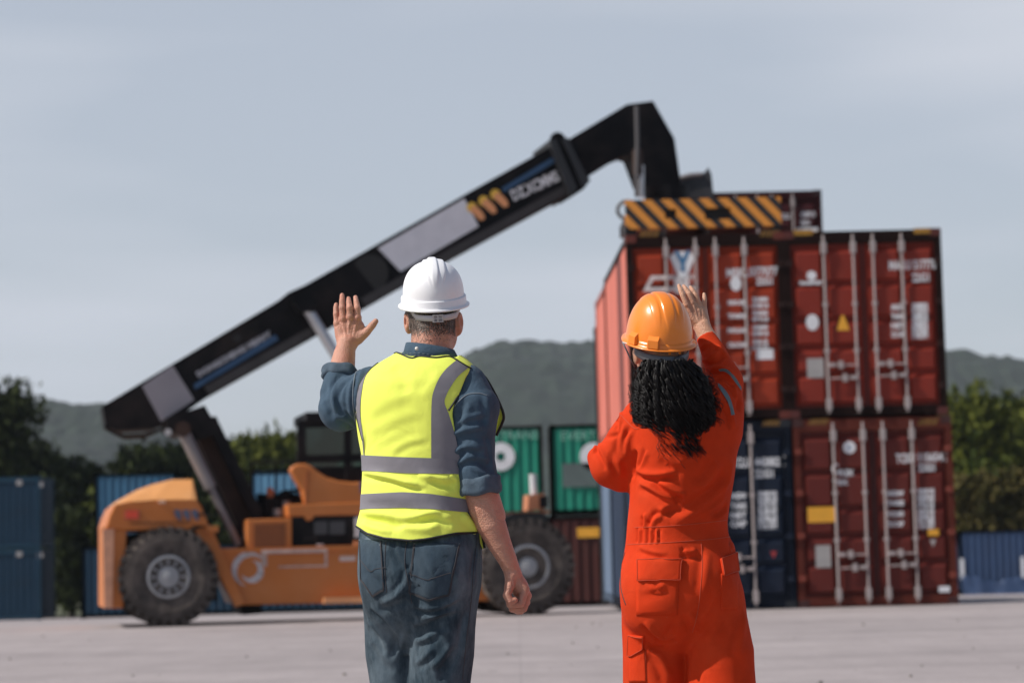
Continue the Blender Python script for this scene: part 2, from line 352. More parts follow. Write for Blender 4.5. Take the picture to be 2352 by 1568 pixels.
def container(label, loc, rotz, L, H, front, side, group=None, doors=True, cat='container', detail=True, posts=None):
    t = thing('shipping_container', label, cat, loc, rotz, group, local=True)
    w = CW/2; posts = posts or front
    fr = MB()
    pw = 0.10
    for sx in (-1, 1):
        for y0, y1 in ((0, .12), (L-.12, L)):
            fr.ab((sx*(w-pw), y0, .12), (sx*w, y1, H-.12))
        fr.ab((sx*(w-.09), .12, 0.03), (sx*(w-.002), L-.12, .16)); fr.ab((sx*(w-.07), .12, H-.10), (sx*(w-.002), L-.12, H-.012))
    for y0, y1 in ((0, .10), (L-.10, L)):
        fr.ab((-w+pw, y0+.004, .02), (w-pw, y1-.004, .16)); fr.ab((-w+pw, y0+.004, H-.20), (w-pw, y1-.004, H-.012))
    mc = mat('casting_'+front.name, tuple(c*.35+.004 for c in front.node_tree.nodes['Vector Math'].inputs[0].default_value[:3]), 0.7)
    for sx in (-1, 1):
        for y in (.085, L-.085):
            for z in (.06, H-.06):
                if not (doors and detail): fr.ab((sx*(w-.16), y-.088, z-.06), (sx*(w+.003), y+.088, z+.06)); continue
                MB().ab((sx*(w-.16), y-.088, z-.06), (sx*(w+.003), y+.088, z+.06)).build('corner_casting', mc, t)
    fr.build('frame', posts, t)
    fr.build('frame', posts, t)
    for sx in (-1, 1):
        v, f = corr(L, .16, H-.10, sx*(w-.01), sx, dep=.012 if 'pale' in side.name or 'faded' in side.name else .034); MB().add(v, f).build('side_wall', side, t)
    MB().ab((-w+.07, .05, H-.06), (w-.07, L-.05, H-.03)).build('roof', side, t)
    MB().ab((-w+.08, .06, .08), (w-.08, L-.06, .155)).build('floor_frame', M_blackrub, t)
    if not doors:
        e = MB()
        n = 9
        for k in range(n):
            x0 = -w+.1+(CW-.2)/n*k; x1 = x0+(CW-.2)/n; e.ab((x0+.02, .03, .16), (x1-.02, .09, H-.2)); 
        e.ab((-w+.1, .07, .16), (w-.1, .095, H-.2)); e.build('end_wall', front, t)
        return t
    MB().ab((-w+.1, L-.09, .16), (w-.1, L-.03, H-.2)).build('end_wall', front, t)
    for sx in (-1, 1):
        xa, xb = sx*.012, sx*(w-pw-.006); x0, x1 = min(xa, xb), max(xa, xb)
        d = MB(); d.ab((x0, .07, .165), (x1, .11, H-.205))
        zb = [.20, .20+(H-.44)*.20, .20+(H-.44)*.37, .20+(H-.44)*.54, .20+(H-.44)*.77, H-.24]
        xm = (x0+x1)/2+sx*.04
        for r in range(5):
            for c0, c1 in ((x0+.03, xm-.03), (xm+.03, x1-.03)):
                z0, z1 = zb[r]+.02, zb[r+1]-.03; b = .05
                d.hexa([(c0, .068, z0), (c1, .068, z0), (c1, .075, z0), (c0, .075, z0), (c0, .068, z1), (c1, .068, z1), (c1, .075, z1), (c0, .075, z1)][:0] or
                       [(c0, .0705, z0), (c1, .0705, z0), (c1, .0705, z1), (c0, .0705, z1), (c0+b, .004, z0+b*.5), (c1-b, .004, z0+b*.5), (c1-b, .004, z1-b*1.5), (c0+b, .004, z1-b*1.5)])
        do = d.build('door', front, t)
        if not detail: continue
        for rx in ((-.607, -.151) if sx < 0 else (.156, .60)):
            q = MB(); q.tube([(rx, -.025, .06), (rx, -.025, H-.07)], .0185, 8)
            for z in (.20, H-.27): q.box((rx, -.02, z), (.078, .06, .18))
            for z in (.20+(H-.4)*.33, .20+(H-.4)*.62): q.box((rx, -.012, z), (.075, .05, .06))
            q.build('lock_rod', M_rod, do)
        for rx, zz, dr in (((-.607, .80, 1), (-.151, .60, -1)) if sx < 0 else ((.156, .80, 1), (.60, .62, -1))):
            q = MB(); q.tube([(rx, -.05, zz), (rx+dr*.42, -.05, zz-.01)], .013, 6); q.box((rx+dr*.20, -.04, zz), (.07, .06, .12)); q.box((rx+dr*.06, -.05, zz), (.10, .05, .06))
            q.build('door_handle', M_rod, do)
        for z in (.45, 1.1, 1.75, H-.5):
            MB().box((sx*(w-.07), -.012, z), (.10, .05, .09)).build('hinge', posts, do)
    MB().ab((-.012, .055, .165), (.012, .075, H-.205)).build('door_gasket', M_blackrub, t)
    return t
def front_loc(t, px, py):            # picture point -> local (x, z) on that container's own front plane
    o = Vector(t.location); a = t.rotation_euler.z; ux = Vector((math.cos(a), math.sin(a), 0)); n = Vector((-math.sin(a), math.cos(a), 0))
    d = ray(px, py); k = (o-CAM).dot(n)/d.dot(n); p = CAM+d*k-o
    return p.dot(ux), p.z
def mark(t, geo, px, py, m, y=-.004, name='marking', dx=0, dz=0):
    x, z = front_loc(t, px, py); vs, fs = geo
    MB().add([(x+a+dx, y+.006, z+b+dz) for a, b in vs], fs).build(name, m, t, recalc=False)
def txt(t, s, px, py, h, wpx=None, m=None, name='lettering', y=-.004):
    geo = text_geo(s, h*1.4, weight=.006)
    if wpx:
        xs = [a for a, b in geo[0]]; w = max(xs)-min(xs); sc = (wpx/150.0)/w; geo = ([(a*sc, b) for a, b in geo[0]], geo[1])
    mark(t, geo, px, py, m or M_white, y, name)
YAW = math.radians(1.13)
dvec = Vector((-math.sin(YAW), math.cos(YAW), 0)); uvec = Vector((math.cos(YAW), math.sin(YAW), 0))
c_left = P((1449+1815)/2, 955, 37.0); 
DC = 37.0; HC = 2.88
oL = Vector((c_left.x, DC, 0)); oR = oL + uvec*(CW+.025); 
R_front = paint('red_orange_paint', (0.30, 0.034, 0.011)); R_side = paint('faded_red_paint', (0.58, 0.165, 0.12), 0.12)  # sunlit, weathered side: its light is put into a paler red
R2_front = paint('red_paint', (0.215, 0.025, 0.014)); R3_front = paint('oxide_red_paint', (0.110, 0.0165, 0.012)); 
B_front = paint('navy_paint', (0.0065, 0.0125, 0.028)); B_side = paint('sunlit_navy_paint', (0.020, 0.034, 0.066)); B_pale = paint('faded_slate_blue_paint', (0.115, 0.16, 0.235), .12)  # navy side is a lighter copy with the sunlight put into it
dark_post = paint('dark_post_paint', (0.024, 0.008, 0.006))
GRP = 'containers in the big stack at the right'
bl = container('navy blue container at ground level behind the orange-clad worker', oL, YAW, 6.06, HC, B_front, B_side, GRP)
br = container('dark maroon container at ground level, a yellow label on its left door', oR + uvec*.012, YAW, 6.06, HC, R3_front, R3_front, GRP, posts=paint('maroon_post_paint', (0.20, 0.045, 0.03)))
tl = container('bright red container right under the striped spreader beam', oL + Vector((0, 0, HC+.015)), YAW, 6.06, HC, R_front, R_side, GRP, posts=dark_post)
tr_ = container('red container with yellow warning triangle, upper right of the stack', oR + Vector((0, 0, HC+.015)) - uvec*.03, YAW, 6.06, HC, R2_front, R2_front, GRP, posts=dark_post)
oB = oL + dvec*6.16
container('short slate blue container at ground level behind the navy one', oB, YAW, 2.99, HC, B_pale, B_pale, GRP, doors=False)
container('short pale red container stacked on the slate blue one', oB + Vector((0, 0, HC+.015)), YAW, 2.99, HC-.10, R_side, R_side, GRP, doors=False)
# the taller stack further back: only the top one is seen over the front row
c53 = P(1756, 480, 50.8); zb = ground_z(50.8)
T3 = paint('deep_red_paint', (0.058, 0.010, 0.012))
rear = []
for k in range(3):
    rear.append(container(['maroon container at the bottom of the tall rear stack', 'maroon container in the middle of the tall rear stack',
        'deep red container topmost of the tall stack, rising behind the spreader beam'][k], (c53.x, 50.8, zb+k*2.905), YAW, 6.06, 2.895, T3, T3, 'containers of the tall rear stack', detail=(k == 2)))
cd = P(1361+182, 690, 46.9)
for k in range(2):
    container(['black container at the bottom behind the pale red one', 'black container whose corner just shows above the pale red one'][k], (cd.x, 46.9, ground_z(46.9)+k*3.0), YAW, 6.06, 2.98,
              paint('black_container_paint', (0.02, 0.02, 0.022)), paint('black_container_paint', (0.02, 0.02, 0.022)), 'black containers behind the big stack', doors=False)
# ---- lettering and placards on the doors
txt(tl, 'MSKU', 1696, 627, .13, 55); txt(tl, '377077', 1755, 624, .13, 62); txt(tl, '8', 1797, 623, .13, 12); txt(tl, '22G1', 1757, 646, .11, 38)
mark(tl, disc2(.085, ry=.115), 1690, 651, M_white, name='placard')
for i, (yy, a, b2) in enumerate(((695, 'MAX.GW', '30480'), (726, 'TARE', '2220'), (759, 'PAYLOAD', '28260'), (792, 'CU.CAP', '33.2'))):
    txt(tl, a, 1694, yy, .065, 46); txt(tl, b2, 1746, yy-7, .06, 36); txt(tl, ['67200 LB', '4890 LB', '62300 LB', '1172 FT'][i], 1746, yy+7, .06, 38)
mark(tl, rect2(.26, .16), 1757, 813, M_white, name='placard')
M_bluemark = mat('blue_emblem', (0.05, 0.16, 0.30), 0.5); M_palemark = mat('pale_emblem', (0.70, 0.62, 0.60), 0.6, var=.3, scale=9); M_redmark = mat('rose_emblem', (0.42, 0.13, 0.11), .6)
mark(tl, rect2(.30, .52), 1567, 615, M_redmark, name='emblem_panel')
mark(tl, ([(-.20, .12), (-.02, -.28), (.02, -.28), (.20, .12), (.10, .20), (-.10, .20)], [(0, 1, 2, 3, 4, 5)]), 1568, 607, M_white, y=-.007, name='emblem')
mark(tl, ([(-.13, .17), (-.03, -.04), (-.03, -.16), (.03, -.16), (.03, -.04), (.13, .17), (.07, .17), (0, .05), (-.07, .17)], [(0, 1, 7, 8), (1, 2, 3, 4), (4, 5, 6, 7), (1, 4, 7)]), 1568, 600, M_bluemark, y=-.010, name='emblem')
mark(tl, rect2(.22, .24), 1566, 655, M_palemark, y=-.007, name='emblem_panel')
mark(tl, ([(-.46, -.12), (-.33, .12), (.33, .12), (.33, .06), (-.29, .06), (-.37, -.06), (.33, -.06), (.33, -.12)], [(0, 1, 4, 5), (1, 2, 3, 4), (0, 5, 6, 7)]), 1545, 650, M_palemark, name='emblem')
for px in (1480, 1756): 
    txt(tl, '/////', px+12, 537, .09, 46, M_dullyel, 'hazard_mark')
txt(tr_, 'MAGU 517770 9', 2103, 609, .14, 124); txt(tr_, '22G1', 2116, 638, .13, 40)
for i, (yy, a) in enumerate(((706, 'MGW'), (727, 'TARE'), (748, 'NET'), (768, 'CU.CAP'))):
    txt(tr_, a, 2062, yy, .085, 30); txt(tr_, ['30480KG', '2200KG', '28280KG', '33.2CBM'][i], 2113, yy-5, .06, 36); txt(tr_, ['67200LB', '4850LB', '62350LB', '1172CFT'][i], 2113, yy+5, .06, 38)
mark(tr_, disc2(.075), 1864, 633, M_white, name='placard'); txt(tr_, 'TRANSPORT', 1862, 650, .05, 54)
mark(tr_, disc2(.10, ry=.125), 1866, 740, M_white, name='placard')
mark(tr_, ([(-.10, -.11), (.10, -.11), (.02, .12), (-.02, .12)], [(0, 1, 2, 3)]), 1936, 742, M_yel, name='warning_triangle')
mark(tr_, rect2(.26, .30), 1873, 845, M_greyp, name='placard')
for px in (1844, 2121): mark(tr_, rect2(.30, .085), px, 534 if px < 2000 else 530, mat('faded_yellow_marking', (.34, .17, .02), .7, var=.3, scale=12), name='hazard_mark')
txt(br, 'TCKU', 2080, 1053, .14, 44); txt(br, '115654', 2136, 1050, .12, 56); txt(br, '5', 2178, 1049, .15, 14); txt(br, '22G1', 2130, 1074, .11, 38)
for i, (yy, a) in enumerate(((1133, 'MGW'), (1155, 'TARE'), (1180, 'PAYLOAD'), (1203, 'CU.CAP'))):
    txt(br, a, 2056, yy, .075, 40); txt(br, ['30480 KG', '2230 KG', '28250 KG', '33.2 CBM'][i], 2127, yy-6, .06, 38); txt(br, ['67200 LB', '4920 LB', '62280 LB', '1172 CFT'][i], 2127, yy+6, .06, 38)
mark(br, disc2(.095), 1951, 1027, M_white, name='placard'); mark(br, ring2(.02, .03), 1951, 1027, M_bluemark, y=-.007, name='placard')
txt(br, 'C', 1918, 1077, .15, 16); txt(br, 'FLEX', 1943, 1086, .09, 34); txt(br, 'TEX', 1930, 1108, .07, 36)
mark(br, rect2(.44, .235), 1888, 1181, M_yel, name='warning_label')
mark(br, rect2(.17, .10), 2144, 1222, M_yel, name='warning_label')
mark(br, ([(-.05, .05), (.05, .05), (0, -.06)], [(0, 2, 1)]), 2143, 1246, M_greyp, name='placard')
mark(br, rect2(.23, .34), 1891, 1277, M_greyp, name='placard'); mark(br, rect2(.17, .09), 2169, 1352, M_white, name='placard')
for px in (1880, 2132): txt(br, '/////', px, 969, .08, 48, M_dullyel, 'hazard_mark')
txt(bl, 'TCLU', 1702, 1063, .14, 40); txt(bl, '443882', 1763, 1061, .13, 58); txt(bl, '7', 1806, 1059, .16, 12); txt(bl, '22G1', 1757, 1088, .12, 42)
for i, (yy, a) in enumerate(((1139, 'MGW'), (1162, 'TARE'), (1183, 'NET'), (1203, 'CAP'))):
    txt(bl, a, 1696, yy, .09, 36); txt(bl, ['30480 KG', '2230 KG', '28250 KG', '33.2 CBM'][i], 1763, yy-6, .06, 42); txt(bl, ['67200 LB', '4920 LB', '62280 LB', '1172 CFT'][i], 1763, yy+6, .06, 44)
mark(bl, ([(-.05, .05), (.05, .05), (0, -.06)], [(0, 2, 1)]), 1777, 1273, mat('red_mark', (.35, .03, .03), .6), name='placard')
txt(bl, '/////', 1772, 972, .08, 46, M_dullyel, 'hazard_mark')
rt = rear[2]
txt(rt, 'TRLU', 1803, 497, .11, 34); txt(rt, '428915', 1856, 493, .11, 46); txt(rt, '22G1', 1850, 512, .10, 30); mark(rt, rect2(.5, .08), 1856, 527, M_white, name='placard')
mark(rt, rect2(.75, .11), 1842, 537, M_yel, name='hazard_mark')
# ---------------------------------------------------------------- green and brown containers seen side-on behind the truck
G_ = paint('green_paint', (0.012, 0.205, 0.135), .15); Bn = paint('brown_paint', (0.055, 0.0135, 0.011)); Rust = paint('rusty_post_paint', (0.075, 0.045, 0.02)); G2 = paint('bright_green_paint', (0.01, 0.19, 0.09), .15)
def side_container(label, px_r, py_base, Y, z, m, group, L=6.06, H=2.591, post=None, yaw=0.0, left=False):
    # long wall towards the camera; px_r is its right (or left) end
    p = P(px_r, py_base, Y)
    t = container(label, (0, 0, 0), 0, L, H, m, m, group, doors=False, posts=post)
    a = math.pi/2 + yaw     # local +y -> world -x
    t.rotation_euler = (0, 0, a)
    # local right wall (x=+w) faces... local x -> world +y ; front wall x=-w faces the camera
    ex = Vector((math.cos(a), math.sin(a), 0)); ey = Vector((-math.sin(a), math.cos(a), 0))
    o = Vector((p.x, Y, z)) + ex*(CW/2)
    if left: o = o - ey*L
    t.location = o
    return t
GY = 69.0; gz = ground_z(GY); gg = 'green and brown containers seen side-on behind the truck'
gl0 = side_container('bright green container at ground level behind the front wheel', 1242, 1300, GY, gz, G2, gg, L=2.99)
gr0 = side_container('brown corrugated container at ground level with a yellow mark', 1258, 1300, GY, gz, Bn, gg, left=True)
gl1 = side_container('upper green container whose ring emblem shows beside the man', 1247, 1080, GY, gz+2.60, G_, gg, post=Rust)
gr1 = side_container('upper green container with a grey patch, left of the big red stack', 1264, 1080, GY, gz+2.60, G_, gg, post=Rust, left=True)
def wall_mark(t, geo, px, py, m, name='marking'):
    d = ray(px, py); y = t.location.y-CW/2-.012; p = CAM+d*((y)/d.y); a = t.rotation_euler.z
    ex = Vector((math.cos(a), math.sin(a), 0)); ey = Vector((-math.sin(a), math.cos(a), 0)); o = Vector(t.location)
    vs = []
    for u, w in geo[0]:
        q = Vector((p.x+u, y, p.z+w))-o; vs.append((q.dot(ex), q.dot(ey), q.z))
    MB().add(vs, geo[1]).build(name, m, t, recalc=False)
for t_, cx in ((gl1, 1150), (gr1, 1364)):
    wall_mark(t_, ring2(.13, .40), cx, 1048, M_white, 'emblem')
    vs, fs = text_geo('EVERTRANS', .36); wall_mark(t_, (vs, fs), cx+(10 if cx < 1200 else 0), 1000, mat('pale_green_lettering', (.22, .45, .36), .7), 'lettering')
wall_mark(gr1, rect2(1.25, .68), 1342, 1090, mat('grey_patch', (.10, .13, .125), .7), 'painted_patch')
wall_mark(gr0, rect2(.65, .28), 1352, 1222, M_yel, 'hazard_mark')
# ---------------------------------------------------------------- blue containers
Bl = paint('blue_paint', (0.035, 0.115, 0.20)); Bd = paint('shaded_blue_paint', (0.0055, 0.030, 0.060)); Bp = paint('sunlit_blue_paint', (0.10, 0.24, 0.37))  # sun and shade on the blue containers are put into these tones
bg = 'blue containers along the left of the yard'
BY = 88.0; bz = ground_z(BY)
p93 = P(93, 1300, BY)
for k in range(2):
    t = container(['deep blue container at the bottom of the far left stack', 'deep blue container on top of the far left stack, white corners'][k], (p93.x-CW/2, BY, bz+k*2.6), math.radians(1.0), 2.99, 2.591, Bd, Bd, bg, doors=False, posts=paint('pale_post_blue', (.03, .09, .15)))
    mark(t, rect2(.2, .18), 44, 1108 if k else 1272, M_greyp, name='corner_mark'); mark(t, rect2(.2, .18), 92, 1112 if k else 1274, M_greyp, name='corner_mark')
for i, (px, tier, L, m, lb) in enumerate(((185, 0, 6.06, Bd, 'deep blue container at ground level behind the orange counterweight'), (575, 0, 6.06, Bd, 'deep blue container at ground level seen under the truck chassis'),
        (218, 1, 2.99, Bl, 'short blue container stacked behind the engine hood'), (578, 1, 6.06, Bp, 'light blue container stacked behind the engine hoses, left of the cab'))):
    side_container(lb, px, 1300, BY-.5, ground_z(BY-.5)+tier*2.6, m, bg, L=L, left=True)
RY = 98.0
rb = side_container('faded blue container far behind at the right edge, white end marks', 2203, 1280, RY, ground_z(RY), paint('tarp_blue_paint', (0.034, 0.064, 0.135)), None, left=True)
wall_mark(rb, rect2(.16, .85), 2210, 1306, M_white, 'end_mark'); wall_mark(rb, rect2(.16, .85), 2350, 1302, M_white, 'end_mark')
# tarpaulin slung along its foot
q = MB(); y = RY-.08
x0 = P(2206, 1300, RY).x; n = 40; vs = []
for i in range(n+1):
    x = x0+6.0*i/n; zt = ground_z(RY)+.72+.10*math.sin(i*.55)-.16*math.sin(i/n*math.pi)+.05*math.sin(i*1.7)
    for zz, yy in ((zt, y), (zt-.18, y-.10-.03*math.sin(i*1.3)), (ground_z(RY)+.10, y-.07+.05*math.sin(i*.9)), (ground_z(RY)+.01, y-.16+.05*math.sin(i*2.1))): vs.append((x, yy, zz))
q.add(vs, [(i*4+j, (i+1)*4+j, (i+1)*4+j+1, i*4+j+1) for i in range(n) for j in range(3)])
tag(q.build('tarpaulin', mat('tarp_blue', (.03, .055, .12), .5), smooth=True), 'dark blue tarpaulin slung along the foot of the far right blue container', 'tarpaulin')
# ---------------------------------------------------------------- reach stacker
SY = 36.0; SA = math.radians(12)
s0 = P(388, 1400, SY); S0 = Vector((s0.x, SY, 0)); sd = Vector((math.cos(SA), math.sin(SA), 0)); sn = Vector((-math.sin(SA), math.cos(SA), 0))
ST = thing('reach_stacker', 'orange reach stacker truck with a long black boom lifting over the container stack', 'truck', S0, SA, local=True)
def L2(px, py, v):                   # picture point on the vehicle's lengthwise plane v metres in from its near side -> local (X, v, Z)
    o = S0+sn*v; d = ray(px, py); k = (o-CAM).dot(sn)/d.dot(sn); p = CAM+d*k-S0
    return Vector((p.dot(sd), v, p.z))
def LX(px, py, v): q = L2(px, py, v); return q.x, q.z
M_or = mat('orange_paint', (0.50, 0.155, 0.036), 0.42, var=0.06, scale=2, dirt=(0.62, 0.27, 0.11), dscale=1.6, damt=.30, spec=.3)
M_blk = mat('black_steel_paint', (0.007, 0.007, 0.0085), 0.6, var=0.3, scale=3, dirt=(0.035, 0.025, 0.022), dscale=1.5, damt=.6, spec=.12)
M_dk = mat('dark_void_steel', (0.008, 0.008, 0.009), 0.7)
M_tyre = mat('tyre_rubber', (0.055, 0.047, 0.043), 0.9, var=.35, scale=6, dirt=(0.22, 0.18, 0.155), dscale=1.8, damt=.85, spec=.2)
M_rim = mat('grey_rim_paint', (0.31, 0.315, 0.33), 0.55, var=.2, scale=9)
M_chrome = mat('cylinder_rod_steel', (0.55, 0.55, 0.57), 0.35, metal=.6, var=.1)
M_cyl = mat('grey_cylinder_paint', (0.20, 0.18, 0.18), 0.4, var=.15)
M_gpanel = mat('grey_patch_paint', (0.27, 0.25, 0.275), 0.6, var=.08)
M_wpanel = mat('whitewash_patch', (0.70, 0.69, 0.73), 0.75, var=.05, scale=4, dirt=(0.45, .45, .5), dscale=3, damt=.4)
M_bstripe = mat('blue_stripe', (0.025, 0.075, 0.16), 0.5)
M_rust = mat('rusty_brown_steel', (0.036, 0.016, 0.010), 0.8, var=.4, scale=5)
M_glass = mat('cab_glass', (0.05, 0.075, 0.07), 0.08, var=.3, scale=1.2, spec=.8)
M_red = mat('red_lens', (0.75, 0.07, 0.03), .3)
M_amb = mat('orange_lens', (0.7, 0.25, 0.1), .4)
def prism(pix, v0, v1, name, m, parent=ST, bevel=0.0, vs_=None):
    A = [L2(px, py, v0) for px, py in pix]; B = [Vector((a.x, v1, a.z)) for a in A]
    return MB().loop2(A, B).build(name, m, parent, bevel=bevel)
def plate(pix, v, name, m, parent=ST, th=.012):
    A = [L2(px, py, v) for px, py in pix]
    return MB().loop2([Vector((a.x, v-th, a.z)) for a in A], [Vector((a.x, v+.02, a.z)) for a in A]).build(name, m, parent)
# wheels
def wheel(X, v0, R, w, hubr, label=None, dish=.10):
    t = MB(); prof = [(hubr*1.0, .02), (R*.72, -.015), (R*.86, -.01), (R*.91, .03), (R*.95, .07), (R*.95, w-.07), (R*.93, w-.03), (R*.80, w), (hubr, w-.04)]
    t.lathe(prof, (X, v0, R), n=56)
    nl = 30
    for k in range(nl):
        for side in (0, 1):
            a = 2*math.pi*(k+.5*side)/nl; Rm = Matrix.Rotation(-a, 3, 'Y')
            yc = w*.27 if side == 0 else w*.73
            q = Matrix.Rotation((-.35 if side == 0 else .35), 3, 'X')
            c = Vector((X, v0, R)) + Rm @ Vector((R*.968, yc, 0))
            t.box(c, (R*.075, w*.50, R*.105), Rm @ q)
            c = Vector((X, v0, R)) + Rm @ Vector((R*.925, .022 if side == 0 else w-.022, 0))
            t.box(c, (R*.15, .06, R*.11), Rm)
    o = t.build('wheel', M_tyre, ST, label=label)
    r = MB(); r.lathe([(hubr*1.02, .035), (hubr*1.02, .0), (hubr*.90, -.012), (hubr*.86, dish), (hubr*.55, dish*1.1), (hubr*.50, dish*.3), (hubr*.30, dish*.25), (hubr*.28, -.02), (.01, -.03)], (X, v0, R), n=40)
    for k in range(12):
        a = 2*math.pi*k/12; r.box((X+math.cos(a)*hubr*.70, v0+dish*.9, R+math.sin(a)*hubr*.70), (.045, .07, .045))
    r.build('rim', M_rim, o, smooth=False)
    return o
Xr = 0.0; Xf = LX(1213, 1300, 0)[0]; RW = .738
wheel(Xr, 0.0, RW, .55, .315, 'rear steering wheel with a bolted grey hub', dish=.04); wheel(Xr, 2.65, RW, .55, .315)
for v in (0.0, .62, 2.05, 2.67): wheel(Xf, v, RW, .53, .335, dish=.07)
MB().tube([(Xf, .3, RW), (Xf, 2.9, RW)], .16, 12).build('axle', M_dk, ST); MB().tube([(Xr, .3, RW), (Xr, 2.9, RW)], .12, 12).build('axle', M_dk, ST)
# engine hood / counterweight
W1 = 3.1
sideline = [(242, 1212), (250, 1185), (262, 1158), (300, 1150), (349, 1147), (400, 1146), (452, 1147), (462, 1160), (480, 1206), (443, 1206), (436, 1216), (291, 1218)]
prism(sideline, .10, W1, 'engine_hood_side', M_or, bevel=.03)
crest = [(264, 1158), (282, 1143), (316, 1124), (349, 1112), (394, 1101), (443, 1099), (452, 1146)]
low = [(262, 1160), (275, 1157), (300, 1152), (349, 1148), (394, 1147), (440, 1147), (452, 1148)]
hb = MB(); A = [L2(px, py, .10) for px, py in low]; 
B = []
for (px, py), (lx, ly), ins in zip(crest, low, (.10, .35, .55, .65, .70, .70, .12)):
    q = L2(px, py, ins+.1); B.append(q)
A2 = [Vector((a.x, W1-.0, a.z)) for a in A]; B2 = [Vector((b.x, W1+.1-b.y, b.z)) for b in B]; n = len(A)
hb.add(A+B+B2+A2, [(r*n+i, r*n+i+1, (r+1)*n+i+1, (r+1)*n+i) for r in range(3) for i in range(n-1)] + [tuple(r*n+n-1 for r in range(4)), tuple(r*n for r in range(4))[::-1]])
hb.build('engine_hood', mat('sun_faded_orange_paint', (.62, .285, .105), .45, var=.07, scale=2, dirt=(.66, .36, .18), dscale=1.3, damt=.4, spec=.3), ST, smooth=False, bevel=.02)  # lit hood-top tone put into a paler orange, dust over it
prism([(240, 1212), (291, 1216), (289, 1300), (284, 1396), (240, 1396)], .12, .80, 'counterweight', M_or, bevel=.03)
prism([(240, 1212), (262, 1212), (262, 1390), (240, 1396)], .80, W1, 'counterweight', M_or)
prism([(300, 1225), (470, 1215), (480, 1250), (500, 1330), (500, 1380), (420, 1370), (330, 1330), (300, 1300)], .70, 2.5, 'wheel_arch', M_dk)
plate([(236, 1214), (262, 1214), (258, 1394), (240, 1396)], .10, 'bumper_edge', mat('pale_worn_orange', (.62, .30, .18), .6, var=.2, scale=6))  # sunlit rear face painted as a pale strip
plate([(290, 1173), (317, 1173), (317, 1190), (290, 1190)], .085, 'tail_lamp', M_red, th=.03)
plate([(286, 1170), (321, 1170), (321, 1193), (286, 1193)], .092, 'lamp_frame', mat('worn_red_frame', (.4, .12, .06), .6))
for k in range(3):
    x = 399+k*20; plate([(x, 1170), (x+14, 1170), (x+18, 1183), (x+16, 1196), (x+8, 1190), (x+3, 1183)], .09, 'emblem', mat('grey_blue_emblem', (.10, .11, .17), .5))
plate([(470, 1207), (500, 1207), (500, 1222), (478, 1222)], .2, 'step_bracket', M_or, th=.1)
MB().box(L2(372, 1152, .085), (.10, .05, .05)).build('marker_lamp', mat('pale_lens', (.75, .45, .3), .3), ST)
for pts in ([(300, 1200), (436, 1197), (436, 1199), (300, 1202)],): plate(pts, .094, 'panel_gap', M_dk, th=.003)
for x0, y0 in ((456, 1185), (700, 1240)): MB().tube([L2(x0, y0, .08), L2(x0, y0-4, .02), L2(x0+26, y0-5, .02), L2(x0+26, y0-1, .08)], .016, 6).build('grab_handle', M_blk, ST)
for k in range(3): MB().ab((3.15, .22, .42+.22*k), (3.75, .34, .45+.22*k)).build('step', M_blk, ST)
# chassis
prism([(446, 1216), (484, 1205), (562, 1386), (541, 1394), (535, 1380)], .22, .62, 'rear_strut', M_or, bevel=.01)
prism([(499, 1262), (840, 1253), (1180, 1244), (1180, 1378), (840, 1382), (552, 1389)], .34, 2.8, 'chassis', M_or, bevel=.02)
prism([(500, 1259), (840, 1250), (1180, 1241), (1180, 1252), (840, 1260), (502, 1269)], .30, .5, 'chassis_rail', M_or)
prism([(1100, 1200), (1150, 1198), (1150, 1378), (1100, 1380)], .5, 2.6, 'chassis', M_dk)
plate([(742, 1372), (1000, 1366), (1000, 1380), (742, 1385)], .30, 'step', mat('pale_orange_step', (.75, .33, .14), .5), th=.14)
prism([(553, 1390), (600, 1388), (600, 1408), (560, 1412)], .9, 2.4, 'under_chassis', M_dk)
# ring emblem, worn decal frame and plate on the chassis
def wmark(geo, px, py, v, name, m, rot=0.0):
    q = L2(px, py, v); c, s = math.cos(rot), math.sin(rot)
    return MB().add([(q.x+a*c-b*s, v, q.z+a*s+b*c) for a, b in geo[0]], geo[1]).build(name, m, ST, recalc=False)
M_worn = mat('worn_white_decal', (.50, .46, .47), .7, var=.45, scale=14)
wmark(ring2(.135, .26), 572, 1306, .330, 'ring_emblem', M_worn)
wmark(ring2(.17, .235, 20), 580, 1312, .3275, 'ring_emblem', M_or)
for x0, y0, x1, y1 in ((600, 1262, 752, 1271), (600, 1262, 613, 1300), (746, 1262, 752, 1302), (640, 1299, 752, 1303)):
    plate([(x0, y0), (x1, y0-(x1-x0)*.022), (x1, y1-(x1-x0)*.022), (x0, y1)], .290 if y1 < 1275 else .333, 'decal_strip', mat('faded_decal', (.52, .38, .33), .7, var=.4, scale=10), th=.008)
plate([(780, 1277), (816, 1276), (816, 1287), (780, 1288)], .335, 'name_plate', mat('pale_plate', (.62, .5, .45), .6), th=.01)
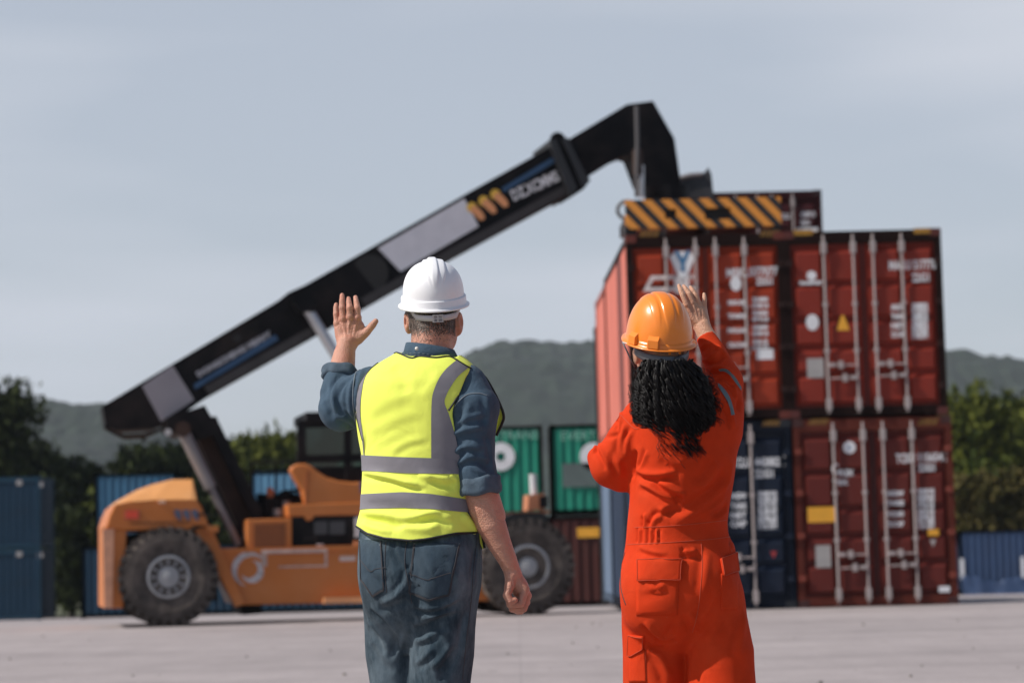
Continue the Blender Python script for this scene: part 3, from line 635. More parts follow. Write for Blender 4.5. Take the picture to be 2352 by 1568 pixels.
# louvre box, battery box
prism([(568, 1192), (670, 1189), (670, 1256), (568, 1259)], .34, 1.2, 'louvre_box', M_or, bevel=.015)
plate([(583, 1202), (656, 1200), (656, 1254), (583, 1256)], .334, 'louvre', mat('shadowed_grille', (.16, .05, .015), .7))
lv = MB()
for k in range(9):
    a = L2(583, 1206+k*5.6, .318); b = L2(656, 1204+k*5.6, .318); lv.hexa([a, b, b+Vector((0, .02, -.01)), a+Vector((0, .02, -.01)), a+Vector((0, .0, .016)), b+Vector((0, 0, .016)), b+Vector((0, .02, .022)), a+Vector((0, .02, .022))])
lv.build('louvre_slats', mat('dark_orange_slats', (.30, .085, .02), .6), ST)
prism([(671, 1186), (822, 1182), (822, 1252), (671, 1256)], .42, 1.6, 'battery_box', M_blk)
for x0, x1 in ((722, 752), (757, 792)): plate([(x0, 1197), (x1, 1196), (x1, 1226), (x0, 1227)], .41, 'battery_panel', mat('dim_grey_panel', (.05, .048, .052), .5))
plate([(815, 1188), (840, 1187), (840, 1232), (815, 1233)], .40, 'white_panel', mat('pale_panel', (.55, .5, .5), .6), th=.05)
MB().box(L2(822, 1249, .36), (.12, .1, .1)).build('marker_lamp', M_amb, ST); MB().box(L2(735, 1252, .36), (.10, .06, .05)).build('latch', M_worn, ST)
# cab carrier
prism([(660, 1158), (840, 1152), (1010, 1148), (1010, 1176), (840, 1182), (722, 1184), (716, 1194), (704, 1196), (698, 1185), (662, 1186)], .40, 2.4, 'cab_platform', M_or, bevel=.02)
prism([(667, 1080), (672, 1070), (685, 1064), (702, 1064), (716, 1070), (732, 1084), (752, 1096), (780, 1104), (810, 1107), (840, 1105), (1000, 1100), (1000, 1152), (702, 1158), (694, 1125), (678, 1100)], .42, .75, 'cab_carrier_arm', M_or, bevel=.03)
prism([(704, 1080), (712, 1082), (707, 1156), (700, 1156)], .405, .43, 'weld_rib', mat('dark_orange', (.33, .095, .02), .6))
plate([(826, 1106), (842, 1106), (842, 1132), (828, 1132)], .40, 'blue_plate', mat('blue_plate', (.05, .08, .18), .5))
# cab: floor, roof, four pillars, lower panel, panes
cv0, cv1 = .75, 2.25
def cb(x0, y0, x1, y1, v0, v1, name, m): return prism([(x0, y0), (x1, y0-(x1-x0)*.02), (x1, y1-(x1-x0)*.02), (x0, y1)], v0, v1, name, m, bevel=.01)
cb(703, 946, 900, 968, cv0-.05, cv1+.05, 'cab_roof', M_blk)
cb(706, 1072, 900, 1110, cv0+.02, cv1, 'cab_floor', M_blk)
for x in (683, 792, 885):
    cb(x, 964, x+(20 if x < 700 else 16), 1102, cv0, cv0+.10, 'cab_pillar', M_blk)
    if x != 792: cb(x, 964, x+18, 1102, cv1-.10, cv1, 'cab_pillar', M_blk)
cb(700, 1044, 890, 1062, cv0, cv0+.06, 'cab_rail', M_blk); cb(700, 964, 890, 982, cv0+.005, cv0+.06, 'cab_rail', M_blk)
MG = mat_glass = bpy.data.materials.new('cab_pane'); MG.use_nodes = True
_t = MG.node_tree; _t.nodes.clear(); _o = _t.nodes.new('ShaderNodeOutputMaterial'); _m = _t.nodes.new('ShaderNodeMixShader'); _a = _t.nodes.new('ShaderNodeBsdfTransparent'); _g = _t.nodes.new('ShaderNodeBsdfGlossy')
_a.inputs[0].default_value = (.30, .36, .35, 1); _g.inputs['Roughness'].default_value = .05; _m.inputs[0].default_value = .10
_t.links.new(_a.outputs[0], _m.inputs[1]); _t.links.new(_g.outputs[0], _m.inputs[2]); _t.links.new(_m.outputs[0], _o.inputs[0])
for x0, x1, y0, y1 in ((703, 792, 980, 1046), (808, 885, 980, 1046), (703, 792, 1060, 1092), (808, 885, 1060, 1092)):
    plate([(x0, y0), (x1, y0-2), (x1, y1-2), (x0, y1)], cv0+.06, 'cab_window', MG, th=.006)
plate([(703, 980), (885, 976), (885, 1042), (703, 1046)], cv1-.06, 'cab_window', MG, th=.006)
cb(730, 1010, 775, 1080, 1.2, 1.75, 'driver_seat', M_dk); cb(742, 985, 768, 1010, 1.3, 1.65, 'driver_seat', M_dk)
# hand rail and hose clutter
rl = MB(); rl.tube([L2(575, 1062, 2.3), L2(685, 1059, 2.3)], .018, 6); rl.tube([L2(575, 1088, 2.3), L2(685, 1085, 2.3)], .014, 6)
for x in (578, 632, 682): rl.tube([L2(x, 1061, 2.3), L2(x, 1180, 2.3)], .016, 6)
rl.build('handrail', M_blk, ST)
hz = MB(); rr = random.Random(3)
for k in range(14):
    x = 596+rr.random()*70; y = 1190; hgt = 25+rr.random()*38; v = .9+rr.random()*.8
    hz.tube([L2(x, y, v), L2(x-8+rr.random()*10, y-hgt, v), L2(x+14+rr.random()*30, y-hgt-6+rr.random()*14, v+.2), L2(x+36+rr.random()*26, y-6, v+.3)], .045, 6)
hz.box(L2(645, 1165, 1.2), (.55, .5, .30)); hz.box(L2(610, 1178, 1.3), (.3, .5, .3))
hz.build('hose_bundle', M_blk, ST)
prism([(614, 1122), (624, 1118), (630, 1130), (626, 1146), (616, 1146)], 1.0, 1.2, 'orange_valve', mat('dull_orange_valve', (.35, .09, .03), .6))
MB().tube([L2(640, 1168, .95), L2(640, 1185, .95)], .09, 10).build('filter_can', M_cyl, ST); MB().tube([L2(658, 1150, .95), L2(658, 1184, .95)], .06, 10).build('filter_can', M_cyl, ST)
# boom support and rear tilt cylinder
for v0, v1 in ((.85, 1.05), (2.05, 2.25)):
    prism([(470, 960), (496, 955), (600, 1170), (610, 1258), (588, 1258), (576, 1180)], v0, v1, 'boom_support', M_blk)
    prism([(402, 985), (440, 960), (470, 958), (492, 1000), (446, 1012)], v0, v1, 'boom_support', M_blk)
    prism([(432, 1004), (450, 1006), (566, 1258), (546, 1258)], v0, v1, 'boom_support', M_blk)
prism([(446, 990), (478, 985), (586, 1190), (590, 1250), (565, 1250)], 1.05, 2.05, 'boom_support_web', M_rust)
MB().tube([L2(418, 985, .72), L2(484, 1120, .72)], .095, 14).build('tilt_cylinder', M_cyl, ST); MB().tube([L2(484, 1120, .72), L2(548, 1252, .72)], .06, 12).build('cylinder_rod', M_cyl, ST)
MB().tube([L2(420, 985, .60), L2(420, 985, .95)], .12, 16).build('pivot_pin', M_rust, ST)
MB().tube([L2(386, 992, .8), L2(386, 992, .98)], .055, 12).build('pivot_pin', M_chrome, ST)
prism([(380, 960), (470, 930), (490, 965), (470, 985), (410, 1000), (385, 985)], .9, 2.2, 'boom_pivot_bracket', M_blk)
# boom
b0, b1 = 1.08, 2.02
outer = [(235, 932), (300, 893), (640, 690), (662, 672), (700, 655), (1080, 440), (1268, 335), (1322, 440), (1290, 456), (1000, 614), (840, 705), (722, 772), (480, 908), (402, 962), (350, 984), (270, 988), (244, 980)]
ob = prism(outer, b0, b1, 'boom_outer', M_blk)
bt = MB()      # bottom flange of the outer boom
for (xa, ya), (xb, yb) in (((1318, 436), (840, 702)), ((722, 769), (480, 905))):
    a, b = L2(xa, ya, b0-.06), L2(xb, yb, b0-.06); n_ = Vector((-(b.z-a.z), 0, b.x-a.x)).normalized()*.14
    if n_.z < 0: n_ = -n_
    bt.loop2([a, b, b+n_, a+n_], [p+Vector((0, b1-b0+.12, 0)) for p in (a, b, b+n_, a+n_)])
bt.build('boom_flange', mat('worn_black_flange', (.032, .027, .027), .5, var=.3), ST)
prism([(1310, 318), (1440, 240), (1500, 232), (1549, 318), (1564, 420), (1548, 440), (1500, 440), (1478, 420), (1470, 398), (1455, 358), (1440, 354), (1420, 362), (1340, 412)], b0+.14, b1-.14, 'boom_inner', M_blk)
for xa, w in ((1262, 14), (1292, 12)):
    prism([(xa, 322-(xa-1262)*.05), (xa+w, 318-(xa-1262)*.05), (xa+w+52, 432-(xa-1262)*.65), (xa+50, 452-(xa-1262)*.65)][:2]+[(xa+w+50, 432-(xa-1262)*.5), (xa+48, 450-(xa-1262)*.5)], b0-.16, b1+.16, 'boom_collar', mat('collar_steel', (.020, .020, .023), .45))
prism([(1266, 335), (1305, 316), (1356, 415), (1322, 446)], b0-.10, b1+.10, 'boom_collar_plate', M_blk)
MB().tube([L2(1281, 322, b0-.05), L2(1281, 322, b1+.05)], .13, 14).build('collar_roller', M_blk, ST)
# paint on the boom
plate([(868, 570), (1066, 456), (1099, 520), (920, 624)], b0, 'white_patch', M_wpanel)
plate([(326, 886), (396, 838), (446, 918), (370, 968)], b0, 'grey_patch', M_gpanel)
plate([(446, 882), (632, 768), (640, 780), (448, 894)], b0, 'blue_stripe', M_bstripe)
plate([(1152, 432), (1268, 362), (1275, 372), (1158, 442)], b0, 'blue_stripe', M_bstripe)
MB().tube([L2(850, 627, b0+.02), L2(850, 627, b0-.02)], .29, 28).build('access_cover', mat('cover_black', (.006, .006, .007), .6), ST)
MB().tube([L2(545, 776, b0-.012), L2(545, 776, b0+.02)], .06, 16).build('lifting_hole', M_dk, ST)
def bm_text(s, pxa, pxb, h, m, name, v):
    geo = text_geo(s, h*1.4, weight=.008); a = L2(*pxa, v); b = L2(*pxb, v); w = (b-a).length; ang = math.atan2(b.z-a.z, b.x-a.x)
    xs = [p[0] for p in geo[0]]; sc = w/(max(xs)-min(xs)); mid = (a+b)/2
    c, s_ = math.cos(ang), math.sin(ang)
    MB().add([(mid.x+(x*sc)*c-y*s_, v, mid.z+(x*sc)*s_+y*c) for x, y in geo[0]], geo[1]).build(name, m, ST, recalc=False)
bm_text('DZ.XCMMS', (1176, 452), (1282, 404), .17, M_white, 'lettering', b0-.016)
bm_text('DONGCHENG HEAVY', (452, 862), (622, 766), .085, mat('dim_white_lettering', (.34, .34, .37), .7), 'lettering', b0-.016)
M_y1 = mat('yellow_emblem', (.80, .48, .06), .5); M_y2 = mat('orange_emblem', (.76, .33, .14), .5)
for k in range(3):
    cx, cy = 1098+k*27, 482-k*15
    q = L2(cx, cy, b0-.014); e1 = (L2(cx+30, cy-16, b0)-L2(cx, cy, b0)).normalized(); e2 = Vector((-e1.z, 0, e1.x))
    def em(pts, m, dv): MB().add([q+e1*a+e2*b-Vector((0, dv, 0)) for a, b in pts], [tuple(range(len(pts)))]).build('emblem', m, ST, recalc=False)
    em([(-.07+.085*math.cos(a), .08+.085*math.sin(a)) for a in np.linspace(0, 6.283, 14)[:-1]], M_y1, 0)
    em([(-.13, .06), (-.02, .10), (.03, .0), (.05, -.10), (.03, -.18), (-.05, -.17), (-.09, -.06)], M_y2, .003)
# lift cylinders
for v in (.80, 2.12):
    MB().tube([L2(704, 706, v), L2(842, 930, v)], .085, 14).build('cylinder_rod', M_chrome, ST)
    MB().tube([L2(842, 930, v), L2(965, 1150, v)], .135, 14).build('lift_cylinder', M_blk, ST)
    prism([(672, 690), (700, 668), (730, 690), (722, 716), (690, 716)], v-.09 if v < 1.5 else v-.12, v+.30 if v < 1.5 else v+.09, 'cylinder_bracket', M_blk)
# loose hose loops under the boom heel
hl = MB()
for k in range(4):
    v = 1.1+.22*k; hl.tube([L2(240, 975, v), L2(252, 990, v), L2(285, 1000+k*2, v), L2(330, 998+k*2, v), L2(375, 985, v), L2(420, 970, v)], .022, 6)
hl.build('hose_bundle', M_blk, ST)
# front fender, mirror post
prism([(1150, 1190), (1180, 1178), (1245, 1176), (1262, 1186), (1256, 1200), (1160, 1205)], .02, 1.2, 'front_fender', M_dk)
plate([(1150, 1176), (1262, 1171), (1262, 1178), (1150, 1184)], .3, 'fender_edge', mat('rusty_orange', (.3, .1, .04), .7))
prism([(1214, 1136), (1250, 1132), (1252, 1168), (1212, 1172)], .35, .7, 'lamp_bracket', mat('pale_rust_orange', (.5, .19, .09), .6))
MB().tube([L2(1226, 1136, .5), L2(1224, 1088, .5)], .058, 12).build('mirror_tube', mat('white_tube', (.62, .62, .63), .5), ST)
MB().box(L2(1246, 1152, .4), (.12, .2, .18)).build('work_lamp', M_blk, ST)
# ---- head: rotator and spreader (world coordinates, the beam lies along the containers)
def wpart(mb, name, m, **k):        # world-space geometry -> stacker local
    mb.v = [tuple((Vector(v)-S0) @ Vector(e) for e in (sd, sn, (0, 0, 1))) for v in mb.v]
    return mb.build(name, m, ST, **k)
ct = oL + dvec*3.03; zt = 2*HC+.015
def lc(x, y, z): return ct + uvec*x + dvec*y + Vector((0, 0, z))
M_haz = bpy.data.materials.new('hazard_stripes'); M_haz.use_nodes = True
t = M_haz.node_tree; b = t.nodes['Principled BSDF']; tc = t.nodes.new('ShaderNodeTexCoord'); sp = t.nodes.new('ShaderNodeSeparateXYZ')
t.links.new(tc.outputs['Object'], sp.inputs[0])
m1 = t.nodes.new('ShaderNodeMath'); m1.operation = 'MULTIPLY_ADD'; m1.inputs[1].default_value = .92; t.links.new(sp.outputs[2], m1.inputs[0]); t.links.new(sp.outputs[0], m1.inputs[2])
m2 = t.nodes.new('ShaderNodeMath'); m2.operation = 'MULTIPLY'; m2.inputs[1].default_value = 1/.295; t.links.new(m1.outputs[0], m2.inputs[0])
m3 = t.nodes.new('ShaderNodeMath'); m3.operation = 'FRACT'; t.links.new(m2.outputs[0], m3.inputs[0])
m4 = t.nodes.new('ShaderNodeMath'); m4.operation = 'GREATER_THAN'; m4.inputs[1].default_value = .47; t.links.new(m3.outputs[0], m4.inputs[0])
mx = t.nodes.new('ShaderNodeMixRGB'); mx.inputs[1].default_value = (.012, .012, .014, 1); mx.inputs[2].default_value = (.68, .26, .035, 1); t.links.new(m4.outputs[0], mx.inputs[0])
t.links.new(mx.outputs[0], b.inputs['Base Color']); b.inputs['Roughness'].default_value = .55
def endbeam(y, sgn):
    m = MB()
    z0, z1 = zt+.10, zt+.55; yy0, yy1 = (y, y+.22)
    holes = [(-.60, -.42, .20, .34), (.02, .42, .17, .34)]
    xs = sorted({-1.2, 1.2} | {h for q in holes for h in q[:2]})
    for a, b_ in zip(xs[:-1], xs[1:]):
        h = [q for q in holes if q[0] <= a+1e-6 and q[1] >= b_-1e-6]
        def bx(za, zb_): m.hexa([lc(a, yy0, za), lc(b_, yy0, za), lc(b_, yy1, za), lc(a, yy1, za), lc(a, yy0, zb_), lc(b_, yy0, zb_), lc(b_, yy1, zb_), lc(a, yy1, zb_)])
        if h: bx(z0, z0+h[0][2]-.05); bx(z0+h[0][3]-.04, z1)
        else: bx(z0, z1)
    m.v = [tuple((Vector(v)-ct) @ Vector(e) for e in (uvec, dvec, (0, 0, 1))) for v in m.v]
    o = m.build('spreader_end_beam', M_haz, ST)
    # keep the beam in its own frame so that the stripes run square to it
    loc = Vector(((ct-S0).dot(sd), (ct-S0).dot(sn), 0)); o.location = loc; o.rotation_euler = (0, 0, YAW-SA)
    for q in holes:
        k = MB().hexa([lc(q[0]-.02, yy1-.12, z0+q[2]-.08), lc(q[1]+.02, yy1-.12, z0+q[2]-.08), lc(q[1]+.02, yy1-.01, z0+q[2]-.08), lc(q[0]-.02, yy1-.01, z0+q[2]-.08)]+[lc(q[0]-.02, yy1-.12, z0+q[3]), lc(q[1]+.02, yy1-.12, z0+q[3]), lc(q[1]+.02, yy1-.01, z0+q[3]), lc(q[0]-.02, yy1-.01, z0+q[3])])
        wpart(k, 'beam_pocket', M_dk)
    for sx in (-1.12, 1.12):
        wpart(MB().hexa([lc(sx-.07, yy0, zt-.02), lc(sx+.07, yy0, zt-.02), lc(sx+.07, yy1, zt-.02), lc(sx-.07, yy1, zt-.02), lc(sx-.07, yy0+.01, zt+.11), lc(sx+.07, yy0+.01, zt+.11), lc(sx+.07, yy1-.01, zt+.11), lc(sx-.07, yy1-.01, zt+.11)]), 'twist_lock', M_blk)
endbeam(-3.0, 1)
k = MB()
for sx in (-.35, .35): k.hexa([lc(sx-.13, -2.8, zt+.2), lc(sx+.13, -2.8, zt+.2), lc(sx+.13, 2.8, zt+.2), lc(sx-.13, 2.8, zt+.2), lc(sx-.13, -2.8, zt+.5), lc(sx+.13, -2.8, zt+.5), lc(sx+.13, 2.8, zt+.5), lc(sx-.13, 2.8, zt+.5)])
wpart(k, 'spreader_beam', M_blk)
k = MB().hexa([lc(x, y, z) for z in (zt+.46, zt+.64) for x, y in ((-1.05, -.9), (1.15, -.9), (1.15, .9), (-1.05, .9))]); wpart(k, 'spreader_carriage', M_blk)
hd = L2(1530, 430, 1.55); hw = S0+sd*hd.x+sn*hd.y+Vector((0, 0, hd.z))
k = MB(); k.tube([Vector((hw.x, hw.y, zt+.6)), Vector((hw.x, hw.y, hw.z))], .36, 20); wpart(k, 'rotator', M_blk)
q0 = lambda px, py: P(px, py, ct.y)
k = MB()
A = [q0(*p) for p in ((1545, 452), (1560, 412), (1580, 402), (1608, 400), (1622, 394), (1626, 384), (1634, 400), (1638, 440), (1640, 455))]
k.loop2(A, [a+dvec*.9 for a in A]); wpart(k, 'hydraulic_motor', mat('worn_grey_black', (.045, .043, .047), .5, var=.4, scale=5))
k = MB().tube([q0(1552, 430), q0(1562, 410), q0(1585, 404), q0(1612, 402)], .05, 8); wpart(k, 'hydraulic_hose', M_cyl)
k = MB(); k.tube([P(1462, 244, 37.6), P(1464, 330, 37.6), P(1462, 452, 37.6)], .035, 8); wpart(k, 'hydraulic_hose', mat('hose_grey', (.07, .065, .068), .6))
k = MB().tube([P(1472, 380, 37.7), P(1472, 452, 37.7)], .055, 10); wpart(k, 'damper_rod', M_chrome)
k = MB().tube([P(1464, 345, 37.7), P(1466, 402, 37.7)], .085, 12); wpart(k, 'damper_cylinder', M_rust)
lp = [(1446, 462), (1430, 464), (1420, 474), (1418, 486), (1424, 496), (1434, 503), (1434, 520), (1436, 560)]
k = MB().tube([P(x, y, 37.2) for x, y in lp], .03, 8); wpart(k, 'hose_loop', mat('hose_grey', (.07, .065, .068), .6))
# ---------------------------------------------------------------- implicit-surface sculpting
class Sdf:
    def __init__(s, lo, hi, h):
        s.lo = np.array(lo, float); s.h = h; s.n = np.ceil((np.array(hi)-s.lo)/h).astype(int)+1
        s.ax = [(s.lo[i]+h*np.arange(s.n[i])).astype(np.float32) for i in range(3)]
        s.d = np.full(tuple(s.n), 0.5, np.float32)
    def _sl(s, lo, hi, m):
        sl = []
        for i in range(3):
            a = int(max(0, math.floor((lo[i]-m-s.lo[i])/s.h))); b = int(min(s.n[i], math.ceil((hi[i]+m-s.lo[i])/s.h)+1))
            if b <= a: return None
            sl.append(slice(a, b))
        return tuple(sl)
    def op(s, fn, lo, hi, k=0.0, mode='u', m=None):
        sl = s._sl(lo, hi, (k+3*s.h) if m is None else m)
        if sl is None: return s
        X = s.ax[0][sl[0]][:, None, None]; Y = s.ax[1][sl[1]][None, :, None]; Z = s.ax[2][sl[2]][None, None, :]
        b = fn(X, Y, Z).astype(np.float32); a = s.d[sl]
        if mode == 'u':
            if k > 0: h = np.clip(.5+.5*(a-b)/k, 0, 1); r = a*(1-h)+b*h-k*h*(1-h)
            else: r = np.minimum(a, b)
        elif mode == 's':
            if k > 0: h = np.clip(.5-.5*(a+b)/k, 0, 1); r = a*(1-h)-b*h+k*h*(1-h)
            else: r = np.maximum(a, -b)
        else: r = np.maximum(a, b)
        s.d[sl] = r; return s
    def cap(s, a, b, ra, rb=None, k=0.0, mode='u'):
        rb = ra if rb is None else rb; a = np.array(a, float); b = np.array(b, float); ba = b-a; L = max(float(ba@ba), 1e-12); R = max(ra, rb)
        def fn(X, Y, Z):
            t = np.clip(((X-a[0])*ba[0]+(Y-a[1])*ba[1]+(Z-a[2])*ba[2])/L, 0, 1)
            return np.sqrt((X-a[0]-t*ba[0])**2+(Y-a[1]-t*ba[1])**2+(Z-a[2]-t*ba[2])**2)-(ra+(rb-ra)*t)
        return s.op(fn, np.minimum(a, b)-R, np.maximum(a, b)+R, k, mode)
    def chain(s, pts, rs, k=0.0, mode='u'):
        pts = [np.array(p, float) for p in pts]; rs = list(rs)
        def fn(X, Y, Z):
            d = None
            for i in range(len(pts)-1):
                a, b = pts[i], pts[i+1]; ba = b-a; L = max(float(ba@ba), 1e-12)
                t = np.clip(((X-a[0])*ba[0]+(Y-a[1])*ba[1]+(Z-a[2])*ba[2])/L, 0, 1)
                q = np.sqrt((X-a[0]-t*ba[0])**2+(Y-a[1]-t*ba[1])**2+(Z-a[2]-t*ba[2])**2)-(rs[i]+(rs[i+1]-rs[i])*t)
                d = q if d is None else np.minimum(d, q)
            return d
        A = np.array(pts); R = max(rs)
        return s.op(fn, A.min(0)-R, A.max(0)+R, k, mode)
    def ell(s, c, r, R=None, k=0.0, mode='u'):
        c = np.array(c, float); r = np.array(r, float); M = np.eye(3) if R is None else np.array(R).T
        def fn(X, Y, Z):
            dx, dy, dz = X-c[0], Y-c[1], Z-c[2]
            q = [M[i, 0]*dx+M[i, 1]*dy+M[i, 2]*dz for i in range(3)]
            k0 = np.sqrt(sum((q[i]/r[i])**2 for i in range(3))); k1 = np.sqrt(sum((q[i]/r[i]**2)**2 for i in range(3)))
            return k0*(k0-1)/np.maximum(k1, 1e-6)
        m = r.max(); return s.op(fn, c-m, c+m, k, mode)
    def loft(s, secs, yaw=0.0, n=2.4, k=0.0, off=0.0, z0=None, z1=None, mode='u'):
        # secs: rows (z, cx, cy, a, b) sorted by z
        S = np.array(sorted(map(tuple, secs)), float); zz = S[:, 0]; c_, s_ = math.cos(yaw), math.sin(yaw)
        z0 = zz[0] if z0 is None else z0; z1 = zz[-1] if z1 is None else z1
        def ip(Z, j):      # smooth (Catmull-Rom like) interpolation
            zf = np.linspace(zz[0], zz[-1], 400); v = np.interp(zf, zz, S[:, j]); ker = np.hanning(31); ker /= ker.sum()
            v = np.convolve(np.pad(v, 15, mode='edge'), ker, mode='valid'); return np.interp(Z, zf, v)
        def fn(X, Y, Z):
            cx, cy, a, b = (ip(Z, j) for j in (1, 2, 3, 4)); a = a+off; b = b+off
            dx, dy = X-cx, Y-cy; u = c_*dx+s_*dy; v = -s_*dx+c_*dy
            r = (np.abs(u/a)**n+np.abs(v/b)**n)**(1/n); rr = np.sqrt(u*u+v*v)
            d = np.where(r > 1e-4, (r-1)*rr/np.maximum(r, 1e-4), -np.minimum(a, b)) * .92
            return np.maximum(d, np.maximum(z0-off*.0-Z, Z-z1))
        m = float((S[:, 3]+S[:, 4]).max()); lo = [S[:, 1].min()-m, S[:, 2].min()-m, z0]; hi = [S[:, 1].max()+m, S[:, 2].max()+m, z1]
        return s.op(fn, lo, hi, k, mode)
    def fin(s, smooth=2):
        d = s.d; d[0] = d[-1] = 0.5; d[:, 0] = d[:, -1] = 0.5; d[:, :, 0] = d[:, :, -1] = 0.5
        S = d < 0
        cnt = np.zeros(tuple(x-1 for x in d.shape), np.int8); c8 = []
        for i in (0, 1):
            for j in (0, 1):
                for k in (0, 1):
                    cnt += S[i:d.shape[0]-1+i, j:d.shape[1]-1+j, k:d.shape[2]-1+k]
        cells = np.argwhere((cnt > 0) & (cnt < 8)); n = len(cells)
        acc = np.zeros((n, 3)); w = np.zeros(n)
        cor = [np.array((i, j, k)) for i in (0, 1) for j in (0, 1) for k in (0, 1)]
        for a in range(8):
            for b in range(a+1, 8):
                if np.abs(cor[a]-cor[b]).sum() != 1: continue
                ia, ib = cells+cor[a], cells+cor[b]
                da = d[ia[:, 0], ia[:, 1], ia[:, 2]].astype(float); db = d[ib[:, 0], ib[:, 1], ib[:, 2]].astype(float)
                m = (da < 0) != (db < 0)
                t = np.where(m, da/np.where(np.abs(da-db) < 1e-9, 1, da-db), 0)
                acc += np.where(m[:, None], cor[a]+t[:, None]*(cor[b]-cor[a]), 0); w += m
        V = s.lo+(cells+acc/w[:, None])*s.h
        idm = np.full(cnt.shape, -1, np.int64); idm[cells[:, 0], cells[:, 1], cells[:, 2]] = np.arange(n)
        F = []
        for ax in range(3):
            o1, o2 = [(1, 2), (2, 0), (0, 1)][ax]
            A = np.take(S, range(0, S.shape[ax]-1), ax); B = np.take(S, range(1, S.shape[ax]), ax)
            e = np.argwhere(A != B)
            e = e[(e[:, o1] > 0) & (e[:, o2] > 0) & (e[:, o1] < S.shape[o1]-1) & (e[:, o2] < S.shape[o2]-1)]
            sg = S[e[:, 0], e[:, 1], e[:, 2]]
            q = []
            for u, v in ((1, 1), (0, 1), (0, 0), (1, 0)):
                c = e.copy(); c[:, o1] -= u; c[:, o2] -= v; q.append(idm[c[:, 0], c[:, 1], c[:, 2]])
            q = np.stack(q, 1); q[~sg] = q[~sg][:, ::-1]; F.append(q)
        F = np.concatenate(F); F = F[(F >= 0).all(1)]
        V = relax(V, F, smooth)
        return V, F
def relax(V, F, it=1, lam=.5):
    if it <= 0: return V
    E = np.concatenate([F[:, [0, 1]], F[:, [1, 2]], F[:, [2, 3]], F[:, [3, 0]]])
    n = len(V)
    deg = np.bincount(E[:, 0], minlength=n)+np.bincount(E[:, 1], minlength=n)
    for _ in range(it):
        for l in (lam, -lam*1.02):
            A = np.stack([np.bincount(E[:, 0], V[E[:, 1], j], n)+np.bincount(E[:, 1], V[E[:, 0], j], n) for j in range(3)], 1)/np.maximum(deg, 1)[:, None]
            V = V+l*(A-V)
    return V
def normals(V, F):
    nf = np.cross(V[F[:, 2]]-V[F[:, 0]], V[F[:, 3]]-V[F[:, 1]]); N = np.zeros_like(V)
    for j in range(4):
        for a in range(3): N[:, a] += np.bincount(F[:, j], nf[:, a], len(V))
    return N/np.maximum(np.linalg.norm(N, axis=1), 1e-12)[:, None]
def polydist(V, pts):
    best = np.full(len(V), 1e9); tt = np.zeros(len(V)); side = np.zeros((len(V), 3)); dirs = np.zeros((len(V), 3))
    L = [np.linalg.norm(pts[i+1]-pts[i]) for i in range(len(pts)-1)]; tot = sum(L); s0 = 0
    for i in range(len(pts)-1):
        a, b = pts[i], pts[i+1]; ba = b-a; t = np.clip(((V-a)@ba)/max(ba@ba, 1e-12), 0, 1); q = V-a-t[:, None]*ba
        d = np.linalg.norm(q, axis=1); m = d < best
        best[m] = d[m]; tt[m] = (s0+t[m]*L[i])/tot; side[m] = q[m]; dirs[m] = ba/max(L[i], 1e-9); s0 += L[i]
    return best, tt, side, dirs
def smooth_poly(p, n=14):
    p = np.array(p, float)
    if len(p) < 3: return p
    t = np.linspace(0, len(p)-1, n); out = []
    for x in t:
        i = min(int(x), len(p)-2); f = x-i; p0 = p[max(i-1, 0)]; p1 = p[i]; p2 = p[i+1]; p3 = p[min(i+2, len(p)-1)]
        out.append(.5*((2*p1)+(-p0+p2)*f+(2*p0-5*p1+4*p2-p3)*f*f+(-p0+3*p1-3*p2+p3)*f**3))
    return np.array(out)
class Skin:              # finds points of a finished surface behind picture points, offsets and strokes
    def __init__(s, V, F): s.V, s.F = V, F; s.N = normals(V, F); s.t = BVHTree.FromPolygons(V.tolist(), F.tolist())
    def hit(s, px, py, Y, off=0.0):
        h = s.t.ray_cast(CAM, ray(px, py))
        if h[0] is None or abs(h[0].y-Y) > .35:
            h = min((s.t.find_nearest(P(px, py, Y-.15+.025*k)) for k in range(17)), key=lambda q: q[3])
        return np.array(h[0])+np.array(h[1])*off
    base = None
    def hit2(s, px, py, Y, off=0.0):      # as hit(), but bridges cut-outs along the uncut garment
        a = s.hit(px, py, Y, off)
        if s.base is None: return a
        b = s.base.hit(px, py, Y, off)
        return b if a[1]-b[1] > .0045 or abs(a[0]-b[0]) > .006 else a
    def line(s, pix, Y, off=0.0, n=None):
        p = smooth_poly(pix, n or max(8, int(sum(math.hypot(pix[i+1][0]-pix[i][0], pix[i+1][1]-pix[i][1]) for i in range(len(pix)-1))/7)))
        return np.array([s.hit(x, y, Y, off) for x, y in p])
def stroke(sk, V, Y, pix, w, amp, kind='r'):
    pts = sk.line(pix, Y) if not isinstance(pix, np.ndarray) else pix
    lo, hi = pts.min(0)-4*w, pts.max(0)+4*w
    m = np.all((V > lo) & (V < hi), 1); ix = np.nonzero(m)[0]
    if not len(ix): return
    d, t, q, dr = polydist(V[ix], pts); N = sk.N[ix]
    tap = np.clip(np.minimum(t, 1-t)*5, 0, 1)**.7
    fade = np.exp(-np.clip(d/w, 0, 8)**2)
    if kind == 's':
        sg = np.einsum('ij,ij->i', np.cross(dr, N), q); f = -(sg/w)*1.65*np.exp(-(d/w)**2)
    else: f = fade
    V[ix] += N*(amp*f*tap)[:, None]
def puff(V, N, amp, sc, seed=0, stretch=(1, 1, 1)):      # broad unevenness of cloth
    def n3(x, y, z):
        return vnoise(x+z*.61, y+z*.37, seed)*.5+vnoise(y+13.7+x*.41, z+7.1, seed+3)*.5-.5
    x, y, z = (V[:, i]*sc*stretch[i] for i in range(3))
    return V+N*((n3(x, y, z)+.5*n3(2.1*x, 2.1*y, 2.1*z))*amp)[:, None]
